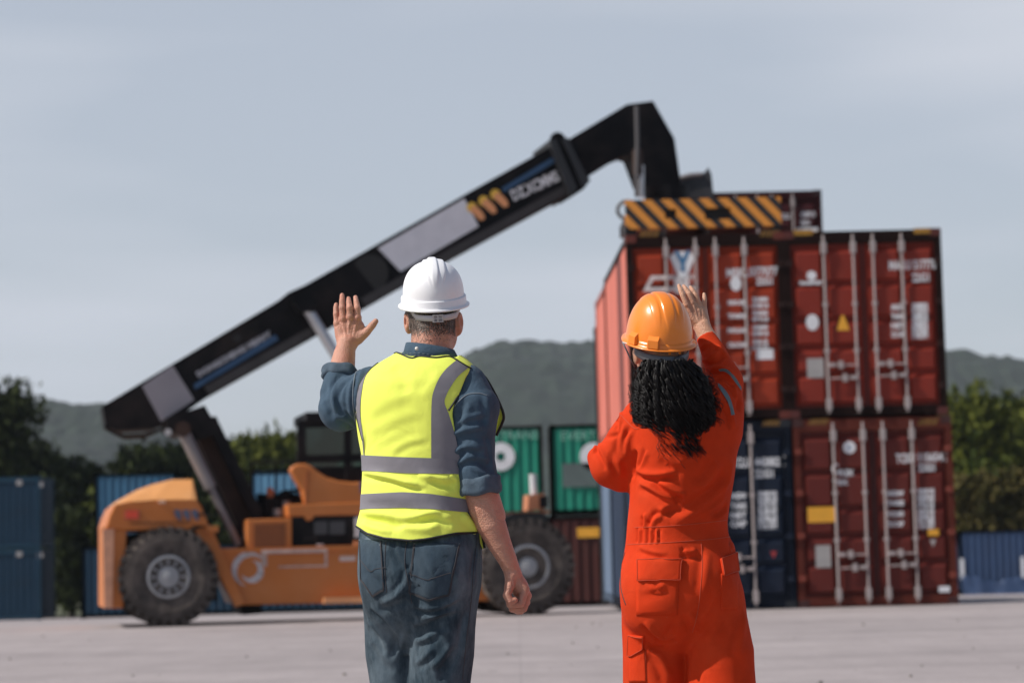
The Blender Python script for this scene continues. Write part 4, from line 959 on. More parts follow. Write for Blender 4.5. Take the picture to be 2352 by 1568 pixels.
def ribbon(sk, A, B, Y, off, name, m, parent, rows=4, n=30, th=.0):
    a, b = smooth_poly(A, n), smooth_poly(B, n); v = []
    for i in range(n):
        for j in range(rows):
            f = j/(rows-1); v.append(sk.hit2(a[i][0]*(1-f)+b[i][0]*f, a[i][1]*(1-f)+b[i][1]*f, Y, off))
    f = [(i*rows+j, i*rows+j+1, (i+1)*rows+j+1, (i+1)*rows+j) for i in range(n-1) for j in range(rows-1)]
    return mesh_obj(name, [tuple(x) for x in v], f, m, parent, smooth=True)
def patch(sk, quad, Y, off, name, m, parent, nu=14, nv=14):     # four picture corners -> cloth patch lying on the surface, with a folded-in rim
    q = [np.array(p, float) for p in quad]; v = []
    for i in range(nu+1):
        for j in range(nv+1):
            a, b = i/nu, j/nv; p = (q[0]*(1-a)+q[1]*a)*(1-b)+(q[3]*(1-a)+q[2]*a)*b
            edge = (i in (0, nu)) or (j in (0, nv)); v.append(sk.hit(p[0], p[1], Y, -.001 if edge else off))
    f = [(i*(nv+1)+j, (i+1)*(nv+1)+j, (i+1)*(nv+1)+j+1, i*(nv+1)+j+1) for i in range(nu) for j in range(nv)]
    return mesh_obj(name, [tuple(x) for x in v], f, m, parent, smooth=True)
def seam(sk, lines, Y, r, name, m, parent, off=0.0004, dash=None):
    mb = MB()
    for l in lines:
        p = sk.line(l, Y, off, n=max(6, int(sum(math.hypot(l[i+1][0]-l[i][0], l[i+1][1]-l[i][1]) for i in range(len(l)-1))/4)))
        if dash:
            for i in range(0, len(p)-1, 2): mb.tube([p[i], p[i+1]], r, 4, caps=False)
        else: mb.tube(p, r, 5, caps=False)
    return mb.build(name, m, parent, smooth=True)
# hard hat: local frame x right, y front, z up
def hat(parent, c, Rm, a, b, H, mshell, ridges, ex=2.3, brim=.012, fade=(.25, .75), band=True, name='hard_hat', egg=0.0, peak=.03):
    nu, nv = 380, 110; v = []
    def sbox(u, w, e=.0013): return 1/(1+math.exp((abs(u)-w)/e*1.2)) if abs(u)-w < .02 else 0.0
    for j in range(nv+1):
        ph = (j/nv)*math.pi/2; cr = math.cos(ph)**(2/ex); sz = math.sin(ph)**(2/ex)
        if j == nv: cr = 0.0
        for i in range(nu):
            th = 2*math.pi*i/nu; k = cr*(1-egg*sz*(1-sz)*2)
            x, y, z = a*k*math.cos(th), b*k*math.sin(th), H*sz
            n_ = Vector((x/a**2, y/b**2, z/H**2)).normalized() if (x or y or z) else Vector((0, 0, 1))
            f = min(1, max(0, (sz-fade[0])/(fade[1]-fade[0]))); f = f*f*(3-2*f)
            up = sum(hh*sbox(x-cx, w*(.55+.45*f)) for cx, w, hh in ridges)*f
            v.append(Vector((x, y, z))+n_*up)
    f = [(j*nu+i, j*nu+(i+1) % nu, (j+1)*nu+(i+1) % nu, (j+1)*nu+i) for j in range(nv) for i in range(nu)]
    mb = MB(); mb.add([c+Rm @ p for p in v], f)
    # skirt band and brim, swept round
    prof = [(0.0, 0.0), (.0045, -.001), (.006, -.004), (.0065, -.020), (.0085, -.0235), (brim, -.026), (brim+.001, -.0285), (brim, -.031), (.006, -.031), (.002, -.026), (-.003, -.024), (-.003, .0)] if band else \
           [(0.0, 0.0), (.001, -.010), (.003, -.014), (brim, -.0165), (brim+.0008, -.0185), (brim, -.0205), (.001, -.0195), (-.003, -.016), (-.003, 0)]
    v2 = []; m = len(prof)
    for i in range(nu):
        th = 2*math.pi*i/nu; x, y = a*math.cos(th), b*math.sin(th); nn = Vector((math.cos(th)/a, math.sin(th)/b, 0)).normalized()
        pk = max(0, math.sin(th))**4*peak
        for r, z in prof: v2.append(c+Rm @ (Vector((x, y, z))+nn*(r+(pk if r > .009 else 0))-Vector((0, 0, pk*.25 if r > .009 else 0))))
    f2 = [(i*m+k, i*m+(k+1) % m, ((i+1) % nu)*m+(k+1) % m, ((i+1) % nu)*m+k) for i in range(nu) for k in range(m)]
    mb.add(v2, f2)
    return mb.build(name, mshell, parent, smooth=True)
def strap_band(c, Rm, a, b, th0, th1, zf, hf, off=.0, n=40, thick=.0018):
    mb = MB(); v = []
    for i in range(n+1):
        th = th0+(th1-th0)*i/n; s = i/n; nn = Vector((math.cos(th)/a, math.sin(th)/b, 0)).normalized(); p = Vector((a*math.cos(th), b*math.sin(th), zf(s)))+nn*off; h = hf(s)/2
        for q in (p+Vector((0, 0, h)), p+Vector((0, 0, h))+nn*thick, p-Vector((0, 0, h))+nn*thick, p-Vector((0, 0, h))): v.append(c+Rm @ q)
    mb.add(v, [(i*4+k, i*4+(k+1) % 4, (i+1)*4+(k+1) % 4, (i+1)*4+k) for i in range(n) for k in range(4)]+[(0, 1, 2, 3), tuple(n*4+k for k in (3, 2, 1, 0))])
    return mb
# ---------------------------------------------------------------- materials for the people
def skin_mat(name, c, var=.12):
    m = mat(name, c, .50, var=var, scale=22, dirt=(c[0]*.95, c[1]*.66, c[2]*.60), dscale=16, damt=.7, bump=.4, bscale=240, sss=.12, spec=.4)
    return m
M_skin1 = skin_mat('weathered_skin', (0.50, 0.25, 0.175)); M_skin2 = skin_mat('warm_skin', (0.54, 0.305, 0.20))
def cloth_mat(name, c, rough=.8, weave=900, bump=.25, var=.08, scale=9, dirt=None, dscale=4, damt=.5, sheen=.06, stretch=(1, 1, 1), wr=0.35, wsc=16):
    m = mat(name, c, rough, var=var, scale=scale, dirt=dirt, dscale=dscale, damt=damt, bump=bump, bscale=weave, spec=.08, sheen=sheen, stretch=stretch)
    t = m.node_tree; b = t.nodes['Principled BSDF']; old = b.inputs['Normal'].links[0].from_node
    tc = t.nodes['Texture Coordinate']; n = t.nodes.new('ShaderNodeTexNoise'); n.inputs['Scale'].default_value = wsc; n.inputs['Detail'].default_value = 3; n.inputs['Distortion'].default_value = .8
    t.links.new(tc.outputs['Object'], n.inputs['Vector'])
    bp = t.nodes.new('ShaderNodeBump'); bp.inputs['Strength'].default_value = wr; bp.inputs['Distance'].default_value = .012
    t.links.new(n.outputs[0], bp.inputs['Height']); t.links.new(bp.outputs[0], old.inputs['Normal'])
    return m
M_vest = cloth_mat('fluorescent_yellow_cloth', (0.81, 0.89, 0.14), .7, weave=1100, bump=.15, var=.03, wr=.30, wsc=11)
M_tape = cloth_mat('grey_reflective_tape', (0.205, 0.195, 0.215), .45, weave=1500, bump=.08, var=.05, wr=.18, wsc=14, sheen=0)
M_pipe = mat('black_piping', (.008, .008, .008), .6)
M_shirt = cloth_mat('chambray_blue_shirt', (0.058, 0.092, 0.130), .85, weave=1200, bump=.3, var=.14, scale=26, wr=.45, wsc=22)
M_denim = cloth_mat('faded_denim', (0.031, 0.050, 0.067), .85, weave=1000, bump=.45, var=.22, scale=60, dirt=(.22, .28, .325), dscale=6.0, damt=.9, stretch=(1, 1, .45), wr=.40, wsc=13)
M_thread = mat('pale_stitching', (.16, .19, .22), .8); M_thread2 = mat('dark_stitching', (.05, .045, .05), .8)
M_whitehat = mat('white_helmet_shell', (.80, .80, .82), .38, var=.015, scale=5, dirt=(.62, .61, .62), dscale=7, damt=.25, spec=.5)
M_strapg = mat('grey_white_strap', (.47, .45, .47), .5, var=.05)
def mat_hair_short(name):
    m = bpy.data.materials.new(name); m.use_nodes = True; t = m.node_tree; b = t.nodes['Principled BSDF']
    at = t.nodes.new('ShaderNodeNewGeometry'); cr = t.nodes.new('ShaderNodeValToRGB')
    cr.color_ramp.elements[0].color = (.045, .030, .022, 1); cr.color_ramp.elements[1].color = (.26, .20, .165, 1); cr.color_ramp.elements[0].position = .3
    t.links.new(at.outputs['Random Per Island'], cr.inputs[0]); t.links.new(cr.outputs[0], b.inputs['Base Color']); b.inputs['Roughness'].default_value = .5
    return m
# ---------------------------------------------------------------- the man
YM = 6.94; SM = FPX/YM
def m_(px, py, dy=0.0): return PN(px, py, YM+dy)
def u_(px): return px/SM
p0 = m_(985, 1568); MAN = thing('person', 'man from behind in a white hard hat and yellow safety vest, left hand raised', 'person', (float(p0[0]), YM, 0))
YAWM = math.radians(-18)
def secs(rows, yaw, f):
    out = []
    for py, xl, xr, b, dy in rows:
        c = f((xl+xr)/2, py, dy); hw = (xr-xl)/2/SM*.985; s, co = math.sin(yaw), math.cos(yaw)
        a = math.sqrt(max(hw*hw-(b*s)**2, .02**2))/co; out.append((c[2], c[0], c[1], a, b))
    return out
TORSO = [(806, 915, 1040, .055, .005), (818, 893, 1056, .070, .0), (834, 862, 1078, .088, .0), (852, 843, 1094, .103, .0), (880, 826, 1106, .118, .0), (915, 818, 1114, .128, .005), (950, 817, 1117, .132, .01),
         (1000, 822, 1110, .132, .01), (1045, 830, 1102, .130, .01), (1082, 832, 1098, .130, .01), (1120, 831, 1096, .133, .01), (1165, 830, 1098, .138, .01), (1195, 822, 1103, .146, .01), (1222, 818, 1108, .153, .01), (1260, 816, 1112, .158, .01)]
TS = secs(TORSO, YAWM, m_)
armR = [m_(1070, 884, -.035), m_(1087, 940, -.060), m_(1080, 1000, -.062), (m_(1085, 1060, -.06)), m_(1096, 1112, -.065)]
armRr = [.060, .075, .0715, .064, .063]
armL = [m_(860, 892, .085), m_(820, 920, .075), m_(785, 938, .08)]; armLr = [.066, .076, .066]
foreL = [m_(785, 938, .08), m_(776, 905, .105), m_(783, 862, .130)]; foreLr = [.062, .053, .047]
# --- vest
hem_px = [(800, 1205), (819, 1213.5), (841, 1227), (882, 1238), (944, 1244), (982, 1240), (1048, 1227), (1102, 1225), (1130, 1224)]
g = Sdf(m_(790, 1270, 0)-np.array((0, .22, 0)), m_(1170, 790, 0)+np.array((0, .24, 0)), .0036)
g.loft(TS, YAWM, 2.35)
hx = np.array([m_(x, y, -.12)[0] for x, y in hem_px]); hzv = np.array([m_(x, y, -.12)[2] for x, y in hem_px])
g.op(lambda X, Y, Z: (Z-np.interp(X, hx, hzv))*-1+0*Y, [-9]*3, [9]*3, 0, 'i')
neck_px = [(880, 790), (900, 806), (918, 810), (944, 820), (965, 816), (1000, 820), (1030, 817), (1046, 824), (1060, 812), (1075, 790)]
nx_ = np.array([m_(x, y, -.05)[0] for x, y in neck_px]); nz_ = np.array([m_(x, y, -.05)[2] for x, y in neck_px])
g.op(lambda X, Y, Z: Z-np.interp(X, nx_, nz_)-.35*np.clip(Y-YM, 0, 1), [-9]*3, [9]*3, 0, 'i')
Vu, Fu = (lambda q: q.fin(3))(type('U', (Sdf,), {'__init__': lambda s, o: s.__dict__.update(d=o.d.copy(), lo=o.lo, h=o.h, n=o.n, ax=o.ax)})(g))
# armholes
g.chain([m_(1150, 856, -.03), m_(1116, 902, -.075), m_(1092, 950, -.09), m_(1088, 1000, -.08), m_(1092, 1060, -.08)], [.062, .074, .072, .062, .054], .008, 's')
g.chain([m_(815, 840, .08), m_(800, 880, .06), m_(792, 930, .06), m_(800, 985, .06)], [.05, .03, .03, .03], .006, 's')
Vv, Fv = g.fin(3)
sk = Skin(Vv, Fv); Vv = puff(Vv, sk.N, .006, 9, 5); sk = Skin(Vv, Fv)
YV = YM-.10
def strokes(sk, V, Y, L, gain=1.0):
    for pix, w, a, k in L: stroke(sk, V, Y, pix, w, a*gain, k)
strokes(sk, Vv, YV, [
 ([(833, 1090), (885, 1098), (935, 1112), (978, 1122)], .010, .0065, 's'), ([(850, 1086), (905, 1104), (960, 1116)], .012, .005, 'r'),
 ([(985, 1100), (1010, 1112), (1045, 1116)], .010, -.006, 'r'), ([(960, 1090), (1000, 1098), (1048, 1102)], .010, .005, 'r'), ([(1030, 1092), (1050, 1108)], .008, .005, 's'),
 ([(826, 1182), (880, 1188), (930, 1196), (985, 1186), (1020, 1176)], .013, .006, 's'), ([(838, 1193), (870, 1198), (905, 1207), (930, 1208)], .009, -.006, 'r'),
 ([(905, 1200), (945, 1212), (985, 1214), (1010, 1200)], .012, .005, 'r'), ([(960, 1190), (1000, 1186), (1040, 1200)], .012, .004, 's'), ([(830, 1200), (860, 1212), (900, 1222)], .010, .004, 'r'),
 ([(1060, 1180), (1080, 1200), (1095, 1222)], .012, .006, 'r'),
 ([(842, 1000), (880, 985), (930, 965), (975, 955)], .020, .0016, 's'), ([(860, 1035), (910, 1012), (960, 990)], .018, -.0016, 'r'), ([(900, 1042), (940, 1020), (985, 1012)], .014, .0020, 's'),
 ([(850, 960), (900, 930), (950, 915)], .022, .0013, 's'), ([(905, 840), (925, 870), (935, 905)], .018, -.003, 'r'), ([(1000, 845), (985, 880), (960, 905)], .020, .0015, 's'),
 ([(836, 1040), (838, 1000), (830, 960)], .010, .003, 's'), ([(840, 1150), (900, 1152), (960, 1158)], .016, .003, 's')], 1.4)
vest = mesh_obj('safety_vest', Vv, Fv, M_vest, MAN, smooth=True); skv = Skin(Vv, Fv); skv.base = Skin(Vu, Fu)
ribbon(skv, [(857, 832), (834, 856), (820, 888), (818, 932), (825, 975), (832, 1008), (836, 1046)], [(876, 821), (852, 848), (838, 870), (829.5, 917), (829, 960), (835, 1008), (838, 1046)], YV, .0016, 'reflective_strip', M_tape, vest)
ribbon(skv, [(1050, 826), (1026, 846), (1009, 868), (997, 895), (992, 917), (990.5, 960), (990.5, 1008), (990.5, 1053)], [(1077, 843), (1052, 864), (1037, 885), (1026, 905), (1021, 925), (1032, 955), (1047, 1008), (1058, 1066)], YV, .0016, 'reflective_strip', M_tape, vest)
def ring_strip(sk, top, bot, ctr, name, m, parent, off=.0018, n=120, rows=5, t0=0, t1=2*math.pi):
    tx, ty = zip(*top); bx, by = zip(*bot); v = []
    for i in range(n+1):
        th = t0+(t1-t0)*i/n
        for j in range(rows):
            f = j/(rows-1); Y = ctr[1]+.13*math.sin(th); q = None
            for it in range(3):
                x3 = ctr[0]+.15*math.cos(th) if q is None else q[0]; Yq = Y if q is None else q[1]
                ppx = 1176+FPX*x3/Yq; py = np.interp(ppx, tx, ty)*(1-f)+np.interp(ppx, bx, by)*f
                z = PN(ppx, py, Yq)[2]
                o = Vector((ctr[0]+.6*math.cos(th), ctr[1]+.6*math.sin(th), z)); d = Vector((-math.cos(th), -math.sin(th), 0))
                h = sk.t.ray_cast(o, d)
                if h[0] is None: h = sk.t.find_nearest(Vector((ctr[0]+.14*math.cos(th), ctr[1]+.13*math.sin(th), z)))
                q = np.array(h[0])+np.array(h[1])*off
            v.append(tuple(q))
    f = [(i*rows+j, i*rows+j+1, (i+1)*rows+j+1, (i+1)*rows+j) for i in range(n) for j in range(rows-1)]
    return mesh_obj(name, v, f, m, parent, smooth=True)
vc = m_(965, 1100, .01)
ring_strip(skv, [(820, 1044), (830, 1045), (903, 1049), (990, 1052), (1045, 1056), (1110, 1058)], [(820, 1081), (830, 1082), (924, 1086.5), (1040, 1088.6), (1110, 1090)], vc, 'reflective_strip', M_tape, vest)
ring_strip(skv, [(818, 1135), (829, 1134), (916, 1130), (982, 1134), (1073, 1148), (1110, 1154)], [(818, 1170), (830, 1169), (915, 1166), (982, 1169), (1077, 1177.5), (1112, 1183)], vc, 'reflective_strip', M_tape, vest)
seam(skv, [[(902, 808), (918, 812), (944, 822), (965, 818), (1000, 821), (1030, 818), (1046, 825)], [(1046, 825), (1072, 841), (1097, 853)],
           [(1097, 853), (1076, 875), (1056, 903), (1040, 928), (1030, 943)], [(864, 826), (838, 845), (817, 872), (816, 932), (824, 975), (833, 1010)],
           ], YV, .0032, 'piping', M_pipe, vest, off=.0005)
pp = []
for i in range(91):
    th = 2*math.pi*i/90; x = m_(965, 1200)[0]+.17*math.cos(th)
    for it in range(3):
        z = np.interp(x, hx, hzv)+.0035; h = skv.t.ray_cast(Vector((m_(965, 1200)[0]+.6*math.cos(th), YM+.01+.6*math.sin(th), z)), Vector((-math.cos(th), -math.sin(th), 0)))
        if h[0] is not None: x = h[0].x
    if h[0] is not None: pp.append(tuple(h[0]))
MB().tube(pp, .0034, 6).build('piping', M_pipe, vest, smooth=True)
# the front armhole edge standing out beyond the right shoulder, and the side vent tab
eo = smooth_poly([(1096, 852), (1114, 866), (1132, 895), (1149, 930), (1157, 955), (1153, 972), (1140, 1000)], 24); ei = smooth_poly([(1090, 856), (1102, 872), (1116, 902), (1130, 935), (1136, 958), (1132, 975), (1124, 1000)], 24)
a_ = [m_(x, y, .03) for x, y in eo]; b_ = [m_(x, y, .075) for x, y in ei]
mb = MB(); n = len(a_); mb.add([tuple(p) for p in a_]+[tuple(p) for p in b_]+[tuple(p+np.array((.002, .008, 0))) for p in b_]+[tuple(p+np.array((.003, .008, 0))) for p in a_], [(k*n+i, k*n+i+1, ((k+1) % 4)*n+i+1, ((k+1) % 4)*n+i) for k in range(4) for i in range(n-1)])
mb.build('armhole_edge', M_vest, vest, smooth=True); MB().tube([tuple(p) for p in a_], .0042, 6).build('piping', M_pipe, vest, smooth=True)
mb = MB().hexa([m_(1097, 1232, -.03), m_(1108, 1260, -.03), m_(1108, 1260, .0), m_(1097, 1232, .0), m_(1102, 1222, -.03), m_(1112, 1256, -.03), m_(1112, 1256, 0), m_(1102, 1222, 0)]); mb.build('vent_tab', M_vest, vest)
MB().tube([m_(1108, 1228, -.035), m_(1113, 1258, -.03)], .004, 6).build('piping', M_pipe, vest)
# --- shirt: trunk, sleeves
g = Sdf(m_(715, 1250, 0)-np.array((0, .24, 0)), m_(1185, 770, 0)+np.array((0, .28, 0)), .0042)
g.loft(TS, YAWM, 2.35, off=-.020, z0=m_(970, 1215)[2])
g.chain(armR, armRr, .018); g.chain(armL, armLr, .030); g.chain(foreL, foreLr, .012)
# open cuff mouths
d = m_(1102, 1160, -.066)-m_(1094, 1100, -.065); d /= np.linalg.norm(d)
g.op(lambda X, Y, Z: (X-m_(1098, 1122, -.065)[0])*d[0]+(Y-m_(1098, 1122, -.065)[1])*d[1]+(Z-m_(1098, 1122, -.065)[2])*d[2], armR[-1]-.12, armR[-1]+.12, 0, 'i')
d2 = foreL[2]-foreL[1]; d2 /= np.linalg.norm(d2)
g.op(lambda X, Y, Z: (X-foreL[2][0])*d2[0]+(Y-foreL[2][1])*d2[1]+(Z-foreL[2][2])*d2[2], foreL[2]-.12, foreL[2]+np.array((.09, .12, .12)), 0, 'i')
Vs, Fs = g.fin(3); sk = Skin(Vs, Fs); Vs = puff(Vs, sk.N, .007, 16, 9); sk = Skin(Vs, Fs)
Y1 = YM-.1
strokes(sk, Vs, Y1, [ # right sleeve
 ([(1040, 985), (1075, 965), (1120, 955)], .010, .005, 's'), ([(1034, 1005), (1070, 992), (1118, 985)], .010, .006, 's'), ([(1036, 1030), (1065, 1010), (1100, 1005), (1130, 1010)], .010, -.005, 'r'),
 ([(1040, 1050), (1070, 1030), (1110, 1035)], .010, .006, 's'), ([(1046, 1075), (1080, 1055), (1130, 1062)], .010, .006, 's'), ([(1090, 1040), (1110, 1065), (1134, 1085)], .010, -.005, 'r'),
 ([(1052, 1062), (1062, 1040), (1060, 1010)], .008, -.005, 'r'), ([(1075, 920), (1065, 950), (1060, 985)], .012, .005, 's'), ([(1110, 905), (1118, 950), (1112, 990)], .012, .004, 's'), ([(1060, 900), (1052, 925), (1040, 950)], .010, .004, 'r'),
 ([(1120, 1000), (1126, 1040), (1128, 1075)], .010, .004, 's'), ([(1085, 1075), (1105, 1090), (1135, 1098)], .008, .004, 's')], 1.25)
YL = YM+.02
strokes(sk, Vs, YL, [
 ([(800, 868), (782, 890), (776, 920), (790, 955)], .010, -.010, 'r'), ([(790, 862), (768, 885), (760, 915), (768, 950)], .010, .008, 's'), ([(815, 860), (800, 890), (798, 930), (808, 965)], .010, .007, 's'),
 ([(830, 845), (818, 880), (812, 920), (816, 955)], .009, .005, 's'), ([(748, 880), (746, 905), (752, 935), (770, 965)], .010, -.006, 'r'), ([(770, 960), (795, 968), (820, 985)], .010, .006, 's'),
 ([(790, 940), (812, 960), (826, 985)], .009, .006, 's'), ([(742, 920), (756, 940), (762, 962)], .008, -.006, 'r')])
shirt = mesh_obj('shirt', Vs, Fs, M_shirt, MAN, smooth=True); sks = Skin(Vs, Fs)
seam(sks, [[(1018, 985), (1026, 960), (1046, 930), (1072, 907), (1100, 903), (1118, 908)], [(822, 838), (812, 880), (811, 930), (818, 975)]], Y1, .0018, 'stitching', M_thread, shirt)
def roll_cuff(c, ax, r0, h, name, tilt=None, seed=1, flare=.004, squash=1.0):
    ax = Vector(ax).normalized(); u = ax.cross(Vector((0, 1, 0))).normalized(); w = ax.cross(u); mb = MB(); c = Vector(c); v = []
    prof = [(-.006, -h*.55), (.004, -h*.58), (.010, -h*.40), (.008, -h*.1), (.010, h*.2), (.008, h*.46), (.0, h*.55), (-.008, h*.48), (-.012, h*.2), (-.011, -h*.4)]; n, m = 56, len(prof); r_ = random.Random(seed)
    ph = [r_.random()*6.28 for _ in range(4)]
    for i in range(n):
        a = 2*math.pi*i/n; wob = .0022*math.sin(3*a+ph[0])+.0018*math.sin(7*a+ph[1]); sh = .005*math.sin(a+ph[2])+.003*math.sin(5*a+ph[3])
        for r, z in prof: v.append(c+(u*math.cos(a)+w*math.sin(a)*squash)*(r0+r+wob+flare*(z/h))+ax*(z+sh))
    mb.add(v, [(i*m+k, i*m+(k+1) % m, ((i+1) % n)*m+(k+1) % m, ((i+1) % n)*m+k) for i in range(n) for k in range(m)])
    return mb.build(name, M_shirt2, shirt, smooth=True)
M_shirt2 = cloth_mat('shirt_reverse_side', (0.082, 0.115, 0.150), .85, weave=1000, bump=.35, var=.18, scale=40, wr=.4, wsc=30)
dr = m_(1112, 1150, -.066)-m_(1094, 1080, -.065)
roll_cuff(m_(1099, 1116, -.066), Vector(dr)+Vector((-.018, 0, 0)), .058, .046, 'cuff', seed=5)
roll_cuff(m_(784, 864, .130), Vector(d2), .0475, .030, 'cuff', seed=8)
# collar
cb_ = MB(); v = []; n = 60
for i in range(n+1):
    th = -math.pi/2+2*math.pi*(i/n-.5)*.94
    x, y = math.cos(th), math.sin(th); lf = -x
    rt, rb = .0655, .0775; topz = m_(988, 791, -.06)[2]+.012*lf-.006*max(0, y); botz = m_(988, 820, -.06)[2]+.002*lf-.012*max(0, y)
    cx, cy = m_(988, 800)[0], YM-.004
    for r, z in ((rt-.003, topz-.004), (rt, topz), (rt+.003, topz-.001), (rt*.4+rb*.6+.002, (topz+botz)/2), (rb+.003, botz), (rb, botz-.002), (rb-.004, botz)): v.append((cx+r*x*1.02, cy+r*y*1.0, z))
cb_.add(v, [(i*7+k, i*7+k+1, (i+1)*7+k+1, (i+1)*7+k) for i in range(n) for k in range(6)])
col = cb_.build('collar', M_shirt, shirt, smooth=True, recalc=False)
me = col.data; Vc = np.array([tuple(x.co) for x in me.vertices])+np.array(ORG[col.name]); Fc = np.array([tuple(p.vertices) for p in me.polygons]); skc = Skin(Vc, Fc)
seam(skc, [[(935, 812), (960, 811), (990, 815), (1015, 821), (1035, 830)], [(935, 817), (960, 816), (990, 820), (1015, 826), (1034, 834)]], YM-.06, .0012, 'stitching', M_thread, shirt, dash=True)
MB().lathe([(.0058, -.001), (.0058, .002), (.004, .003), (.001, .002)], skc.hit(958, 801, YM-.06, .0015), 'Y', 16).build('collar_button', mat('pearl_button', (.62, .58, .52), .3), shirt, smooth=True)
# yoke of the shirt seen between collar and vest
# --- jeans
JE = [(1150, 838, 1096, .118, .01), (1225, 824, 1103, .130, .01), (1262, 824, 1105, .142, .005), (1310, 828, 1105, .150, .0), (1350, 832, 1102, .146, .0), (1392, 838, 1094, .130, .0), (1430, 850, 1080, .10, .0), (1470, 880, 1050, .05, .0), (1490, 930, 990, .022, .0)]
g = Sdf(m_(800, 1240, 0)-np.array((0, .24, 1.05)), m_(1125, 1130, 0)+np.array((0, .28, 0)), .0042); g.lo[2] = .03
g = Sdf((m_(800, 1240)[0], YM-.23, .04), (m_(1128, 1240)[0], YM+.26, m_(970, 1165)[2]), .0042)
g.loft(secs(JE, YAWM, m_), YAWM, 2.5)
lr = [m_(1014, 1350, -.035), m_(1016, 1430, -.035), m_(1014, 1500, -.03), m_(1010, 1568, -.025)]
def down(p, dx, dy, z): return np.array((p[0]+dx, p[1]+dy, z))
lr += [down(lr[-1], 0, .01, .50), down(lr[-1], .0, -.01, .28), down(lr[-1], .005, -.02, .07)]
ll = [m_(896, 1350, .045), m_(896, 1430, .05), m_(897, 1500, .05), m_(903, 1568, .05)]
ll += [down(ll[-1], .0, .01, .50), down(ll[-1], -.01, -.01, .28), down(ll[-1], -.012, -.02, .07)]
g.chain(lr, [.092, .093, .0905, .0865, .078, .074, .072], .028); g.chain(ll, [.076, .0745, .0715, .068, .066, .066, .066], .028)
g.ell(m_(1012, 1312, -.085), (.085, .062, .085), k=.05); g.ell(m_(888, 1318, -.03), (.062, .06, .08), k=.05)
g.chain([m_(944, 1250, -.175), m_(943, 1300, -.18), m_(946, 1360, -.165), m_(943, 1420, -.13), m_(941, 1500, -.10), m_(940, 1600, -.09)], [.012, .016, .022, .020, .016, .012], .03, 's')
Vj, Fj = g.fin(3); sk = Skin(Vj, Fj); Vj = puff(Vj, sk.N, .006, 11, 21, (1, 1, .6)); sk = Skin(Vj, Fj)
YJ = YM-.1
strokes(sk, Vj, YJ, [
 ([(946, 1392), (985, 1402), (1030, 1390), (1060, 1375)], .011, .007, 's'), ([(950, 1408), (990, 1412), (1025, 1396)], .010, .006, 'r'), ([(948, 1440), (985, 1425), (1020, 1412), (1048, 1405)], .012, .007, 's'),
 ([(950, 1455), (990, 1448), (1030, 1430)], .012, -.006, 'r'), ([(955, 1480), (985, 1468), (1010, 1450)], .012, .006, 's'), ([(995, 1540), (1020, 1515), (1042, 1480)], .013, .008, 's'), ([(1005, 1565), (1035, 1530), (1055, 1495)], .012, -.006, 'r'),
 ([(955, 1530), (980, 1512), (1000, 1490)], .012, .005, 's'), ([(942, 1292), (950, 1330), (965, 1350)], .010, .006, 's'), ([(935, 1300), (925, 1340), (900, 1370)], .012, .006, 's'), ([(928, 1345), (905, 1372), (875, 1385)], .012, .006, 'r'),
 ([(940, 1375), (910, 1390), (870, 1400)], .012, -.006, 'r'), ([(850, 1395), (880, 1420), (905, 1450), (920, 1490)], .013, .006, 's'), ([(845, 1430), (870, 1460), (890, 1500)], .013, .006, 's'), ([(850, 1480), (875, 1520), (905, 1545)], .012, -.005, 'r'),
 ([(930, 1430), (918, 1470), (900, 1520)], .012, .005, 's'), ([(840, 1300), (860, 1320), (890, 1330)], .010, .003, 's'), ([(1000, 1262), (1030, 1300), (1050, 1345)], .014, .0035, 's'), ([(968, 1262), (985, 1300), (995, 1335)], .012, .0035, 's'),
 ([(1098, 1255), (1088, 1300), (1086, 1350)], .010, .004, 's'), ([(1075, 1400), (1065, 1450), (1058, 1510)], .014, .005, 's'), ([(908, 1245), (914, 1275), (930, 1300)], .010, .004, 's')], 1.4)
jeans = mesh_obj('jeans', Vj, Fj, M_denim, MAN, smooth=True); skj = Skin(Vj, Fj)
patch(skj, [(945, 1247), (1058, 1247), (1034, 1382), (936, 1366)], YJ, .0028, 'back_pocket', M_denim, jeans) if False else None
def pocket(poly, name='back_pocket'):
    # five-sided patch fanned from its middle, rim turned in
    p = np.array(poly, float); c = p.mean(0); v = [tuple(skj.hit(c[0], c[1], YJ, .0025))]; rings = 7; per = []
    for i in range(len(p)):
        for k in range(8): per.append(p[i]+(p[(i+1) % len(p)]-p[i])*k/8)
    for r in range(1, rings+1):
        f = min(1, r/(rings-1)); last = r == rings
        for q in per: a = c+(q-c)*f; v.append(tuple(skj.hit(a[0], a[1], YJ, -.001 if last else .0026)))
    n = len(per); fs = [(0, 1+i, 1+(i+1) % n) for i in range(n)]
    for r in range(rings-1): fs += [(1+r*n+i, 1+(r+1)*n+i, 1+(r+1)*n+(i+1) % n, 1+r*n+(i+1) % n) for i in range(n)]
    return mesh_obj(name, v, fs, M_denim2, jeans, smooth=True)
M_denim2 = cloth_mat('pocket_denim', (0.046, 0.070, 0.094), .85, weave=1000, bump=.45, var=.22, scale=60, dirt=(.12, .155, .18), dscale=6, damt=.6, stretch=(1, 1, .4), wr=.35, wsc=14)
pR = [(950, 1247), (1057, 1247), (1032, 1366), (985, 1380), (938, 1360)]; pL = [(826, 1238), (876, 1241), (883, 1355), (857, 1371), (829, 1330)]
pocket(pR); pocket(pL)
def inset(poly, k): p = np.array(poly, float); c = p.mean(0); return [tuple(c+(q-c)*k) for q in p]
def dense(l): return [tuple(np.array(l[i])+(np.array(l[i+1])-np.array(l[i]))*k/5) for i in range(len(l)-1) for k in range(5)]+[l[-1]]
